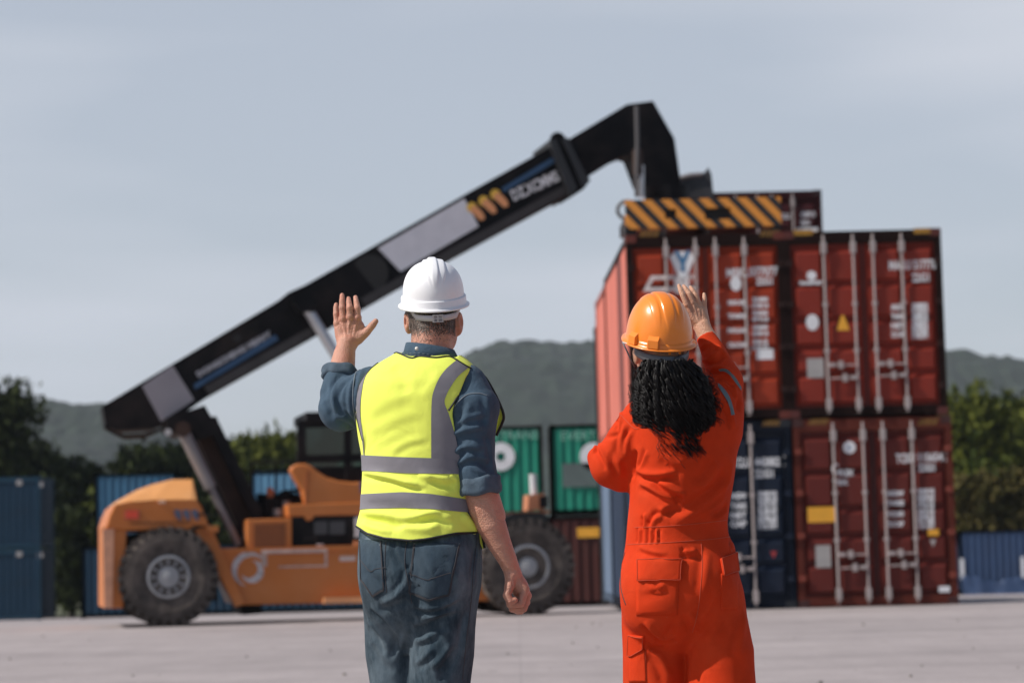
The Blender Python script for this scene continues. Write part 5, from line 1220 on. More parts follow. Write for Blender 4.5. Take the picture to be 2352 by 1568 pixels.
for p in (pR, pL):
    q = inset(p, .975); seam(skj, [dense(q[1:]+[q[0]]), dense(inset(p, .93)[1:]+[inset(p, .93)[0]])], YJ, .0011, 'stitching', M_thread2, jeans, off=.0032)
    seam(skj, [[q[0], q[1]], [(q[0][0], q[0][1]+9), (q[1][0], q[1][1]+9)]], YJ, .0011, 'stitching', M_thread, jeans, off=.0034)
    a, b = np.array(p[4]), np.array(p[2]); m = (a+b)/2
    seam(skj, [[tuple(a+(0, -45)), tuple(m+(-4, -32)), tuple(m+(8, -36)), tuple(b+(4, -52))]], YJ, .0010, 'stitching', M_thread2, jeans, off=.0032)
seam(skj, [[(1096, 1236), (1088, 1300), (1082, 1380), (1072, 1460), (1062, 1560)], [(934, 1242), (930, 1290), (938, 1340), (946, 1385)], [(886, 1245), (884, 1300), (888, 1360)]], YJ, .0012, 'stitching', M_thread2, jeans)
# --- body: one skin from head to ankles, hands modelled finely
def head_sdf(g, f, cx, skull, top=0, k=.03):
    pass
g = Sdf((m_(735, 1000)[0], YM-.24, .02), (m_(1150, 1000)[0]+.10, YM+.30, m_(990, 588)[2]+.02), .0045)
hc = m_(992, 704, .035)
g.ell(hc, (.071, .096, .108)); g.ell(hc+np.array((.006, .030, -.062)), (.060, .070, .075), k=.03)         # skull, jaw
g.cap(m_(992, 745, .0), m_(988, 840, -.005), .0565, .060, k=.015)                                            # neck
g.ell(m_(1026, 776, .045), (.026, .05, .040), k=.025)                                                      # right cheek and jaw angle
fz = hc+np.array((.010, .0, -.03))
g.cap(fz+(.004, .100, .03), fz+(.006, .122, -.012), .010, .016, k=.012); g.ell(fz+(.006, .092, -.045), (.026, .014, .009), k=.008); g.ell(fz+(.006, .085, -.078), (.022, .022, .018), k=.02)
for sx in (-1, 1): g.ell(fz+(.004+sx*.031, .094, .028), (.017, .012, .011), k=.004, mode='s'); g.ell(fz+(.004+sx*.031, .088, .028), (.013, .013, .012)); g.cap(fz+(.004+sx*.018, .098, .048), fz+(.004+sx*.048, .084, .046), .006, .004, k=.01)
for px, py, sg in ((935, 737, -1), (1056, 740, 1)):                                                          # ears
    c = m_(px, py, .035); g.ell(c, (.0095, .020, .031), Matrix.Rotation(sg*-.25, 3, 'Z'), k=.010); g.ell(c+np.array((sg*.004, -.006, .002)), (.004, .010, .018), k=.004, mode='s')
    g.ell(c+np.array((-sg*.004, .004, -.028)), (.007, .010, .010), k=.008)
g.loft([s for s in TS], YAWM, 2.3, off=-.030, k=.03, z0=m_(970, 1280)[2])
g.chain(armR, [x-.020 for x in armRr], .02); g.chain([armR[-1], m_(1110, 1140, -.07), m_(1128, 1185, -.072)], [.044, .046, .041], .02)
g.chain(armL, [x-.024 for x in armLr], .02); g.chain(foreL, [x-.012 for x in foreLr], .015)
g.chain(lr[:-1], [.065, .065, .06, .056, .05, .05], .02); g.chain(ll[:-1], [.05, .05, .05, .048, .048, .048], .02); g.ell(m_(970, 1300, .0), (.12, .08, .09), k=.03)
Vb, Fb = g.fin(2)
# left hand (raised, back of the hand towards us) and forearm
H = .0021
g = Sdf(m_(742, 905, .12)-np.array((.01, .075, .0)), m_(878, 660, .12)+np.array((.0, .11, .0)), H)
g.chain([m_(780, 905, .105), m_(785, 850, .132), m_(791, 815, .145), m_(797, 788, .15)], [.043, .0385, .0325, .0265], .01)
W_ = m_(797, 792, .152)
kn = [m_(774.5, 741, .168), m_(787.5, 731, .163), m_(804, 727, .160), m_(821, 729, .163)]
for q, sx, r in zip(kn, (-.016, -.006, .004, .013), (.0120, .0125, .0130, .0125)): g.cap(W_+np.array((sx, .006, .004)), q+np.array((0, .006, 0)), .0135, r, k=.010)
g.ell(m_(798, 765, .165), (.033, .013, .032), k=.012)
g.cap(m_(806, 790, .160), m_(829, 770, .165), .0150, .0135, k=.016)
fing = [[(774, 742, .166), (772, 722, .170), (771.3, 708, .176), (772.3, 699.5, .184)], [(787.3, 732, .160), (785.8, 707, .162), (785.5, 690, .170), (785.8, 678, .180)],
        [(803.8, 728, .157), (803.2, 707, .156), (801.5, 696, .166), (800.2, 686, .184)], [(821, 730, .160), (820.6, 708, .160), (818.5, 694, .168), (816.6, 683, .180)]]
for F4, r in zip(fing, ((.0092, .0086, .0078, .0066), (.0100, .0093, .0084, .0070), (.0104, .0098, .0088, .0072), (.0102, .0095, .0085, .0070))):
    P4 = [m_(*p) for p in F4]; g.chain(P4, r, .0035)
    for i in (0, 1): g.ell(P4[i]+np.array((0, -.0022, 0)), (r[i]*.95, r[i]*.9, r[i]*1.0), k=.004)
g.chain([m_(824, 778, .160), m_(842, 763, .160), m_(856, 746, .158), m_(863, 737.5, .157)], [.0150, .0118, .0105, .0080], .008)
g.ell(m_(830, 748, .165), (.008, .008, .010), k=.014)
for q, sx in zip(kn[:], (-.015, -.005, .004, .012)): g.cap(W_+np.array((sx, -.006, .006)), q+np.array((0, -.006, -.003)), .0016, .0026, k=.006)      # tendons
Vl, Fl = g.fin(2); skl = Skin(Vl, Fl); Vl = puff(Vl, skl.N, .0012, 55, 2)
for l in ([(795, 742), (797, 762), (797, 780)], [(806, 738), (803, 760), (800, 778)], [(815, 738), (811, 756), (806, 775)], [(783, 742), (787, 760), (790, 778)]): stroke(skl, Vl, YM+.15, l, .0035, -.0014, 'r')
for x, y in ((785.5, 707), (803, 708), (820.5, 709), (772, 722), (786, 691), (802, 697), (819, 695)): stroke(skl, Vl, YM+.15, [(x-5, y), (x+5, y)], .0016, -.0011, 'r'); stroke(skl, Vl, YM+.15, [(x-5, y+3.5), (x+5, y+3.5)], .0014, -.0008, 'r')
# right hand (loosely closed) and forearm
g = Sdf(m_(1040, 1425, -.08)-np.array((0, .085, 0)), m_(1235, 1120, -.08)+np.array((0, .10, 0)), H)
g.chain([m_(1100, 1130, -.066), m_(1112, 1165, -.07), m_(1128, 1205, -.072), m_(1148, 1250, -.07), m_(1166, 1285, -.066), m_(1178, 1314, -.06)], [.046, .0465, .042, .0335, .0270, .0235], .012)
KN = [m_(1206, 1352, -.066), m_(1211, 1367, -.044), m_(1208, 1382, -.022), m_(1201, 1393, -.004)]
W2 = m_(1180, 1318, -.058)
for q, r in zip(KN, (.0130, .0132, .0125, .0115)): g.cap(W2, q, .0160, r, k=.010)
g.ell(m_(1192, 1348, -.045), (.024, .030, .028), k=.014)
FG = [[(1206, 1353, -.066), (1196, 1386, -.078), (1171, 1388, -.078), (1166, 1370, -.060)], [(1211, 1368, -.044), (1202, 1397, -.054), (1176, 1396, -.058), (1170, 1380, -.040)],
      [(1208, 1382, -.022), (1196, 1402, -.030), (1176, 1398, -.036), (1172, 1384, -.024)], [(1201, 1393, -.004), (1190, 1403, -.010), (1175, 1397, -.018), (1173, 1386, -.010)]]
for F4, r in zip(FG, ((.0118, .0108, .0100, .0088), (.0120, .0112, .0102, .0088), (.0115, .0106, .0098, .0084), (.0100, .0094, .0086, .0076))): g.chain([m_(*p) for p in F4], r, .0025)
g.cap(m_(1172, 1322, -.070), m_(1170, 1348, -.086), .0150, .0135, k=.012)
g.chain([m_(1170, 1346, -.086), m_(1164, 1366, -.096), m_(1176, 1378, -.100), m_(1184, 1376, -.098)][:2]+[m_(1172, 1380, -.100), m_(1182, 1378, -.098)], [.0128, .0118, .0108, .0092], .006)
Vr, Fr = g.fin(2); skr = Skin(Vr, Fr); Vr = puff(Vr, skr.N, .0014, 45, 4)
for l in ([(1158, 1306), (1172, 1309), (1188, 1309)], [(1158, 1311), (1172, 1314), (1184, 1314)], [(1175, 1330), (1178, 1345), (1180, 1362)], [(1183, 1362), (1192, 1368), (1188, 1382), (1176, 1390)]): stroke(skr, Vr, YM-.08, l, .0028, -.0020, 'r')
def joinm(*vf):
    V, F, n = [], [], 0
    for v, f in vf: V.append(v); F.append(f+n); n += len(v)
    return np.concatenate(V), np.concatenate(F)
Vall, Fall = joinm((Vb, Fb), (Vl, Fl), (Vr, Fr))
mesh_obj('body', Vall, Fall, M_skin1, MAN, smooth=True)
skb = Skin(Vb, Fb)
# nails on the raised hand
nl = MB()
for F4, r in zip(fing, (.0066, .0070, .0072, .0070)):
    a, b = m_(*F4[3]), m_(*F4[2]); t = (a-b)/np.linalg.norm(a-b); c = a-np.array((0, r*.80, 0))-t*.001
    nl.box(Vector(c), (.0095, .004, .011), Matrix(((1, 0, 0), (0, 1, 0), (0, 0, 1))))
# --- short hair at the nape: many fine tufts on the head
rh = random.Random(9); hm = MB(); cnt = 0
while cnt < 9000:
    th = rh.uniform(-math.pi*1.02, .02*math.pi); px = 992+66*math.cos(th)*1.0; z = rh.uniform(m_(992, 785)[2], m_(992, 690)[2])
    o = Vector((hc[0]+.4*math.cos(th), hc[1]+.4*math.sin(th), z)); h = skb.t.ray_cast(o, Vector((-math.cos(th), -math.sin(th), 0)))
    cnt += 1
    if h[0] is None: continue
    p, nn = h[0], h[1]
    if abs(p.x-hc[0]) > .066 and p.y > hc[1]-.03 and z < m_(992, 715)[2]: continue
    low = (m_(992, 786)[2]-z)
    dens = min(1, max(0.12, (z-m_(992, 778)[2])/.04))
    if rh.random() > dens: continue
    L = .004+.005*dens; d = (nn*.55+Vector((rh.uniform(-.3, .3), rh.uniform(-.2, .2), -1.6))).normalized(); s = nn.cross(d).normalized()*(.0007+.0006*rh.random())
    q = p-nn*.0008; hm.add([q-s, q+s, q+d*L*.6+s*.8+nn*.0012, q+d*L*.6-s*.8+nn*.0012, q+d*L+nn*.0004], [(0, 1, 2, 3), (3, 2, 4)])
# a thin scalp layer so that no skin shines through under the strap
hairm = hm.build('hair', mat_hair_short('greying_short_hair'), MAN, recalc=False)
g = Sdf(hc-.14, hc+.14, .004); g.ell(hc+np.array((0, -.001, .0)), (.0725, .0975, .1095)); zt_ = m_(992, 748)[2]
g.op(lambda X, Y, Z: (zt_+.35*np.clip(Y-hc[1]+.02, 0, 1)-Z)+0*X, hc-.2, hc+.2, 0, 'i')
Vh, Fh = g.fin(1); mesh_obj('hair', Vh, Fh, mat('dark_brown_scalp_hair', (.022, .016, .012), .6, var=.4, scale=120, bump=.6, bscale=300), MAN, smooth=True)
# --- hard hat
Rh = Matrix.Rotation(math.radians(-2), 3, 'Y') @ Matrix.Rotation(math.radians(5), 3, 'Z') @ Matrix.Rotation(math.radians(15), 3, 'X')
hcn = Vector(m_(995.5, 678, .03))
hh = hat(MAN, hcn, Rh, .0885, .112, .1005, M_whitehat, [(.004, .029, .0046), (.001, .0105, .0048)], ex=2.35, brim=.0145, fade=(.30, .80))
sb_ = strap_band(hcn, Rh, .0775, .121, math.radians(-164), math.radians(-16), lambda s: -.024-.024*min(1, math.sin(math.pi*s)*1.9)**1.3, lambda s: .017, n=60)
sb_.build('headband', M_strapg, hh, smooth=True)
bk = MB()
def on_band(th, z, out): 
    t_ = math.radians(th); return hcn+Rh @ Vector(((.0775+out)*math.cos(t_), (.121+out)*math.sin(t_), z))
for th in (-97, -88.5, -79): bk.box(on_band(th, -.048, .004), (.0045, .006, .021), Rh)
for z in (-.0385, -.0572): bk.box(on_band(-88, z, .004), (.031, .006, .003), Rh)
bk.build('buckle', mat('buckle_grey', (.40, .38, .38), .4), hh)
# --- shoes
for (x, y, _), nm in ((lr[-1], 0), (ll[-1], 1)):
    c = np.array((x, y, 0)); f = np.array((.25, .97, 0)); g = Sdf(c-np.array((.16, .16, .01)), c+np.array((.22, .30, .16)), .005)
    g.cap(c+f*-.05+(0, 0, .045), c+f*.17+(0, 0, .038), .044, .042); g.cap(c+(0, 0, .05), c+(0, 0, .12), .046, .05, k=.03)
    g.op(lambda X, Y, Z: .004-Z+0*X+0*Y, c-1, c+1, 0, 'i'); v, f_ = g.fin(1); mesh_obj('shoe', v, f_, mat('brown_leather', (.06, .035, .02), .5), MAN, smooth=True)
# ---------------------------------------------------------------- the woman
YW = 6.86; SW_ = FPX/YW
def w_(px, py, dy=0.0): return PN(px, py, YW+dy)
pw0 = w_(1585, 1568); WOM = thing('person', 'woman in orange hard hat and orange-red coveralls, long black curly hair, right hand raised', 'person', (float(pw0[0]), YW, 0))
YAWW = math.radians(30)
M_cov = cloth_mat('orange_red_coverall', (0.57, 0.042, 0.0095), .8, weave=1100, bump=.3, var=.10, scale=18, dirt=(.60, .075, .024), dscale=7, damt=.35, wr=.38, wsc=11, sheen=.0)
M_cthread = mat('coverall_stitching', (.50, .06, .02), .8)
M_ohat = mat('orange_helmet_shell', (.86, .235, .022), .28, var=.02, scale=6, spec=.5, coat=.25)
M_band = mat('dark_grey_band', (.12, .125, .14), .5)
WT = [(872, 1520, 1630, .06, .02), (890, 1490, 1652, .085, .015), (908, 1466, 1672, .10, .01), (935, 1450, 1686, .115, .005), (965, 1444, 1692, .122, .0), (1000, 1446, 1694, .126, .0), (1050, 1450, 1691, .126, .0), (1100, 1451, 1684, .124, .0),
      (1150, 1447, 1675, .122, .0), (1200, 1443, 1667, .122, .0), (1230, 1441, 1670, .124, .0), (1255, 1438, 1684, .132, .0), (1290, 1430, 1688, .138, -.003), (1340, 1426, 1698, .142, -.005), (1390, 1428, 1706, .138, -.003), (1430, 1440, 1710, .12, .0), (1470, 1480, 1670, .07, .0), (1495, 1540, 1620, .03, .0)]
def secw(rows, f, S, yaw):
    out = []
    for py, xl, xr, b, dy in rows:
        c = f((xl+xr)/2, py, dy); hw = (xr-xl)/2/S*.985; s, co = math.sin(yaw), math.cos(yaw); a = math.sqrt(max(hw*hw-(b*s)**2, .02**2))/co; out.append((c[2], c[0], c[1], a, b))
    return out
WS = secw(WT, w_, SW_, YAWW)
uaR = [w_(1655, 985, .01), w_(1664, 935, .05), w_(1667, 885, .09)]; uaRr = [.062, .056, .045]
faR = [w_(1664, 880, .095), w_(1655, 850, .11), w_(1638, 808, .125), w_(1620, 772, .14)]; faRr = [.046, .043, .035, .0275]
uaL = [w_(1468, 960, .0), w_(1440, 1010, .01), w_(1408, 1068, .03)]; uaLr = [.052, .060, .062]
faL = [w_(1404, 1070, .05), w_(1420, 1040, .16), w_(1450, 985, .27)]; faLr = [.055, .048, .036]
g = Sdf((w_(1335, 1000)[0], YW-.22, .05), (w_(1748, 1000)[0], YW+.34, w_(1550, 740)[2]), .0043)
g.loft(WS, YAWW, 2.35)
lrW = [w_(1640, 1375, -.03), w_(1648, 1440, -.03), w_(1656, 1500, -.03), w_(1657, 1568, -.03)]; lrW += [down(lrW[-1], .004, .0, .45), down(lrW[-1], .008, -.01, .08)]
llW = [w_(1506, 1380, .035), w_(1506, 1440, .04), w_(1506, 1500, .04), w_(1506, 1568, .04)]; llW += [down(llW[-1], -.004, .0, .45), down(llW[-1], -.008, -.01, .08)]
g.chain(lrW, [.080, .087, .094, .0965, .098, .100], .022); g.chain(llW, [.0975, .0965, .094, .092, .092, .094], .022)
g.ell(w_(1508, 1350, -.07), (.075, .065, .085), k=.05); g.ell(w_(1615, 1345, -.09), (.075, .06, .085), k=.05)
g.chain([w_(1600, 1440, -.16), w_(1592, 1480, -.13), w_(1586, 1530, -.10), w_(1580, 1600, -.09)], [.010, .018, .018, .014], .024, 's')
g.chain(uaR, uaRr, .035); g.chain(faR, faRr, .016); g.ell(w_(1672, 876, .09), (.036, .05, .045), k=.025)
g.chain(uaL, uaLr, .03); g.chain(faL, faLr, .02); g.cap(w_(1400, 1062, .03), w_(1366, 1046, .045), .040, .016, k=.035); g.cap(w_(1412, 1080, .02), w_(1425, 1108, .01), .040, .026, k=.03)
dW = faR[3]-faR[2]; dW /= np.linalg.norm(dW)
g.op(lambda X, Y, Z: (X-faR[3][0])*dW[0]+(Y-faR[3][1])*dW[1]+(Z-faR[3][2])*dW[2], faR[3]-.10, faR[3]+.10, 0, 'i')
Vc_, Fc_ = g.fin(3); sk = Skin(Vc_, Fc_); Vc_ = puff(Vc_, sk.N, .007, 9, 31, (1, 1, .8)); sk = Skin(Vc_, Fc_)
Y2 = YW-.1
def z4(*p): return [(1323+x*.3557, 1010.6+y*.3557) for x, y in p]
def z3(*p): return [(1323+x*.3047, 624.75+y*.3047) for x, y in p]
strokes(sk, Vc_, Y2, [
 (z4((385, 205), (460, 235), (560, 235), (660, 215)), .011, .011, 's'), (z4((500, 250), (560, 300), (640, 350), (705, 372)), .012, .011, 's'), (z4((405, 290), (470, 320), (560, 370), (640, 395)), .012, .010, 's'),
 (z4((640, 340), (660, 380), (640, 420), (570, 460)), .010, -.007, 'r'), (z4((560, 470), (500, 500), (480, 560)), .010, .008, 's'), (z4((430, 480), (440, 520), (430, 575)), .009, .008, 's'), (z4((520, 480), (600, 450), (680, 430)), .011, .007, 's'),
 (z4((990, 120), (960, 250), (860, 360), (720, 450), (600, 520)), .020, .010, 's'), (z4((900, 120), (850, 230), (760, 300)), .020, .006, 's'), (z4((960, 330), (900, 400), (800, 470)), .014, .006, 's'), (z4((980, 420), (940, 470), (870, 510)), .012, .005, 's'),
 (z4((385, 60), (372, 140), (368, 250)), .009, -.010, 'r'), (z4((455, 60), (430, 130), (400, 200)), .010, .006, 's'), (z4((560, 100), (620, 160), (700, 180)), .016, .005, 's'),
 (z4((400, 700), (480, 730), (590, 750)), .009, .005, 's'), (z4((680, 720), (730, 740), (790, 725)), .011, .008, 's'), (z4((690, 690), (700, 720), (720, 745)), .008, -.005, 'r'),
 (z4((430, 960), (500, 975), (590, 945)), .012, .006, 's'), (z4((400, 930), (470, 940), (550, 920)), .009, -.004, 'r'), (z4((430, 1180), (500, 1250), (570, 1300), (640, 1270)), .013, .010, 's'), (z4((470, 1300), (520, 1330), (560, 1330)), .010, .006, 's'),
 (z4((640, 1150), (600, 1250), (520, 1330), (470, 1350)), .014, -.006, 'r'), (z4((480, 1360), (540, 1450), (590, 1568)), .016, .006, 's'), (z4((700, 1120), (740, 1180), (760, 1240)), .014, .006, 's'), (z4((850, 1300), (900, 1250), (960, 1150)), .016, .005, 's'),
 (z4((1000, 700), (1000, 600), (980, 520)), .009, -.005, 'r'), (z4((1080, 1100), (1050, 1250), (1020, 1400)), .016, .006, 's'), (z4((830, 700), (815, 850), (800, 1000)), .016, .004, 's'), (z4((900, 950), (840, 1080), (780, 1150)), .014, .005, 's')], 1.35)
for i in range(9): x = 392+i*18.5; stroke(sk, Vc_, Y2, z4((x, 566), (x+4-(i % 3)*4, 610), (x-3+(i % 2)*6, 668)), .0042, .0050 if i % 2 else -.0052, 'r')
strokes(sk, Vc_, YW, [ # sleeves
 (z3((300, 1010), (330, 1080), (310, 1200)), .010, 0.0090, 's'), (z3((215, 1240), (270, 1235), (320, 1200)), .008, -0.0075, 'r'), (z3((160, 1320), (200, 1400), (240, 1490)), .010, 0.0090, 's'), (z3((130, 1370), (150, 1330), (165, 1300)), .008, 0.0075, 's'),
 (z3((360, 1130), (330, 1230), (320, 1330), (340, 1420)), .012, 0.0090, 's'), (z3((420, 1180), (370, 1280), (360, 1400)), .011, 0.0090, 's'), (z3((280, 1340), (300, 1440), (330, 1540)), .012, 0.0060, 's'),
 (z3((960, 690), (1050, 660), (1120, 610)), .009, 0.0105, 's'), (z3((1010, 745), (1100, 740), (1180, 790)), .010, 0.0120, 's'), (z3((1040, 800), (1120, 790), (1200, 870)), .010, -0.0120, 'r'), (z3((1000, 650), (1060, 630), (1100, 580)), .009, 0.0090, 's'),
 (z3((1110, 830), (1180, 880), (1210, 960)), .009, 0.0090, 's'), (z3((1090, 960), (1150, 1060), (1180, 1180)), .012, 0.0090, 's'), (z3((1050, 560), (1090, 600), (1130, 640)), .009, 0.0090, 's'), (z3((930, 600), (980, 560), (1030, 540)), .008, 0.0045, 's'),
 (z3((1205, 900), (1225, 950), (1220, 1050)), .009, -0.0075, 'r')])
cov = mesh_obj('coverall', Vc_, Fc_, M_cov, WOM, smooth=True); skw = Skin(Vc_, Fc_)
def wpatch(poly, name, off=.0035, Y=Y2):
    p = np.array(poly, float); c = p.mean(0); v = [tuple(skw.hit(c[0], c[1], Y, off))]; rings = 7; per = []
    for i in range(len(p)):
        for k in range(8): per.append(p[i]+(p[(i+1) % len(p)]-p[i])*k/8)
    for r in range(1, rings+1):
        f = min(1, r/(rings-1)); last = r == rings
        for q in per: a = c+(q-c)*f; v.append(tuple(skw.hit(a[0], a[1], Y, -.001 if last else off)))
    n = len(per); fs = [(0, 1+i, 1+(i+1) % n) for i in range(n)]
    for r in range(rings-1): fs += [(1+r*n+i, 1+(r+1)*n+i, 1+(r+1)*n+(i+1) % n, 1+r*n+(i+1) % n) for i in range(n)]
    o = mesh_obj(name, v, fs, M_cov, cov, smooth=True)
    q = inset(poly, .955); seam(skw, [dense(q+[q[0]])], Y, .0009, 'stitching', M_cthread, o, off=off+.0006) if name == 'pocket_flap' else None
    return o
wpatch(z4((392, 790), (670, 785), (655, 1128), (392, 1130)), 'back_pocket', .0022)
wpatch(z4((398, 770), (685, 766), (676, 904), (400, 906)), 'pocket_flap', .0065)
wpatch(z4((345, 1256), (440, 1262), (434, 1350), (360, 1396), (338, 1392)), 'pocket_flap', .006)
wpatch(z4((935, 860), (1045, 850), (1050, 1095), (935, 1092)), 'back_pocket', .0022)
wpatch(z4((930, 765), (1030, 720), (1045, 845), (950, 880)), 'pocket_flap', .006)
wpatch(z4((345, 1375), (445, 1345), (455, 1560), (345, 1560)), 'cargo_pocket', .0025)
seam(skw, [z4((378, 562), (560, 556), (760, 540), (970, 516)), z4((332, 672), (560, 662), (760, 648), (900, 636), (1000, 622)), z4((808, 660), (815, 800), (800, 1000), (780, 1130), (752, 1240)), z4((385, 1132), (590, 1140)), z4((975, 520), (985, 640), (1005, 720)), z4((448, 1360), (455, 1568))], Y2, .0011, 'stitching', M_cthread, cov)
seam(skw, [z4((318, 722), (292, 820), (290, 940), (304, 1010), (322, 1062))], Y2, .0022, 'pocket_slit', M_pipe, cov, off=-.0005)
seam(skw, [z3((270, 1090), (310, 1075), (340, 1080), (430, 1170), (470, 1180)), z3((215, 1242), (310, 1230)), z3((1000, 508), (1060, 488))], YW, .0011, 'stitching', M_cthread, cov)
M_tape2 = cloth_mat('slate_reflective_tape', (0.135, 0.16, 0.165), .45, weave=1500, bump=.08, var=.08, wr=.2, wsc=14, sheen=0)
ribbon(skw, z3((1075, 732), (1110, 726), (1150, 740), (1200, 795), (1243, 868)), z3((1090, 748), (1120, 748), (1160, 775), (1205, 840), (1243, 895)), YW+.03, .002, 'reflective_strip', M_tape2, cov)
ribbon(skw, z3((1068, 838), (1100, 865), (1140, 915), (1168, 975), (1193, 1075)), z3((1066, 862), (1095, 905), (1135, 970), (1160, 1030), (1170, 1080)), YW, .002, 'reflective_strip', M_tape2, cov)
roll = roll_cuff
# collar
v = []; n = 50; cb2 = MB(); cx, cy = w_(1556, 870)[0], YW+.01
for i in range(n+1):
    th = -math.pi/2+2*math.pi*(i/n-.5)*.92; x, y = math.cos(th), math.sin(th); tz = w_(1550, 862, -.06)[2]+.008*y; bz_ = w_(1550, 905, -.06)[2]
    for r, z in ((.058, tz-.006), (.060, tz), (.063, tz-.001), (.072, (tz+bz_)/2), (.080, bz_), (.074, bz_)): v.append((cx+r*x, cy+r*y, z))
cb2.add(v, [(i*6+k, i*6+k+1, (i+1)*6+k+1, (i+1)*6+k) for i in range(n) for k in range(5)]); cb2.build('collar', M_cov, cov, smooth=True, recalc=False)
# --- body
g = Sdf((w_(1350, 1000)[0], YW-.20, .02), (w_(1740, 1000)[0], YW+.36, w_(1515, 668)[2]+.01), .0046)
hw_ = w_(1516, 790, .035); Rt = Matrix.Rotation(math.radians(16), 3, 'X') @ Matrix.Rotation(math.radians(12), 3, 'Z')
def hl_(x, y, z): return hw_+np.array(Rt @ Vector((x, y, z)))
g.ell(hw_, (.070, .092, .102), Rt); g.ell(hl_(0, .030, -.058), (.054, .064, .066), Rt, k=.03); g.cap(hl_(0, .0, -.06), w_(1556, 905, .0), .046, .052, k=.02)
g.cap(hl_(0, .094, 0), hl_(0, .112, -.036), .008, .012, k=.012); g.ell(hl_(0, .084, -.068), (.022, .013, .009), Rt, k=.008); g.ell(hl_(0, .076, -.096), (.020, .02, .016), Rt, k=.02)
for sx in (-1, 1): g.ell(hl_(sx*.028, .086, .0), (.015, .011, .010), Rt, k=.004, mode='s'); g.ell(hl_(sx*.028, .080, .0), (.012, .012, .011), Rt); g.ell(hl_(sx*.073, -.005, -.028), (.008, .017, .027), Rt, k=.008); g.ell(hl_(sx*.042, .055, -.035), (.022, .024, .024), Rt, k=.02)
g.loft([s for s in WS if s[0] > WS[0][0]-9], YAWW, 2.3, off=-.028, k=.03, z0=w_(1550, 1440)[2])
g.chain(uaR, [x-.018 for x in uaRr], .02); g.chain(faR[:-1], [x-.012 for x in faRr[:-1]], .012); g.chain(uaL, [x-.02 for x in uaLr], .02); g.chain(faL, [x-.02 for x in faLr], .012)
g.chain(lrW, [.055, .055, .055, .052, .045, .045], .02); g.chain(llW, [.055, .055, .055, .052, .045, .045], .02)
# left hand, held in front of the chest (fingers curled)
lh = faL[2]
g.cap(lh, lh+np.array((.03, .06, .05)), .022, .026, k=.015)
for q in range(4):
    o = lh+np.array((.035+.004*q, .075-.004*q, .065-.02*q)); g.chain([o, o+np.array((.03, .02, .0)), o+np.array((.055, -.006, -.002)), o+np.array((.045, -.03, -.002))], [.010, .0095, .009, .008], .003)
g.chain([lh+np.array((.02, .045, .065)), lh+np.array((.035, .03, .09)), lh+np.array((.055, .03, .10))], [.012, .010, .009], .006)
Vb2, Fb2 = g.fin(2)
# right hand raised, back of the hand towards us
g = Sdf(w_(1545, 800, .14)-np.array((0, .08, 0)), w_(1665, 640, .14)+np.array((0, .11, 0)), .0020)
WR = w_(1613, 752, .152)
g.chain([w_(1644, 812, .125), w_(1630, 785, .137), w_(1618, 762, .147), WR], [.031, .0285, .0250, .0235], .01)
KW = [w_(1577, 699, .150), w_(1591, 694, .156), w_(1604, 697, .164), w_(1616, 706, .174)]
for q, sx, r in zip(KW, (-.012, -.004, .004, .011), (.0110, .0113, .0108, .0100)): g.cap(WR+np.array((sx, .005, .004)), q+np.array((0, .005, 0)), .0130, r, k=.009)
g.ell(w_(1602, 725, .162), (.024, .012, .030), Matrix.Rotation(math.radians(-22), 3, 'Y'), k=.012)
FW = [[(1577, 699, .148), (1569, 680, .150), (1563, 666, .155), (1559.3, 656, .162)], [(1591, 694, .154), (1583, 675, .154), (1575, 664, .160), (1570.5, 657, .168)],
      [(1605, 697, .162), (1598.5, 679, .162), (1591, 667, .168), (1586, 659.5, .176)], [(1617, 706, .172), (1618, 690, .172), (1618, 682, .176), (1617.4, 675, .182)]]
for F4, r in zip(FW, ((.0086, .0080, .0068, .0054), (.0088, .0082, .0070, .0054), (.0085, .0078, .0066, .0052), (.0078, .0070, .0060, .0048))): g.chain([w_(*p) for p in F4], r, .003)
g.chain([w_(1598, 738, .150), w_(1580, 728, .150), w_(1566, 712, .150), w_(1556, 700, .150)], [.0125, .0105, .0092, .0070], .008)
for q, sx in zip(KW, (-.011, -.004, .004, .010)): g.cap(WR+np.array((sx, -.004, .008)), q+np.array((0, -.0055, -.003)), .0014, .0024, k=.006)
Vr2, Fr2 = g.fin(2); skh = Skin(Vr2, Fr2); Vr2 = puff(Vr2, skh.N, .0010, 60, 12)
for l in ([(1598, 702), (1604, 722), (1608, 738)], [(1610, 708), (1612, 724), (1612, 738)], [(1584, 704), (1594, 722), (1602, 738)]): stroke(skh, Vr2, YW+.15, l, .0032, -.0014, 'r')
for (x, y) in ((1569, 680), (1583, 675), (1598, 679), (1618, 690)): stroke(skh, Vr2, YW+.15, [(x-4, y+1), (x+4, y-1)], .0015, -.0010, 'r'); stroke(skh, Vr2, YW+.15, [(x-4, y+4), (x+4, y+2)], .0013, -.0007, 'r')
Vall, Fall = joinm((Vb2, Fb2), (Vr2, Fr2)); mesh_obj('body', Vall, Fall, M_skin2, WOM, smooth=True)
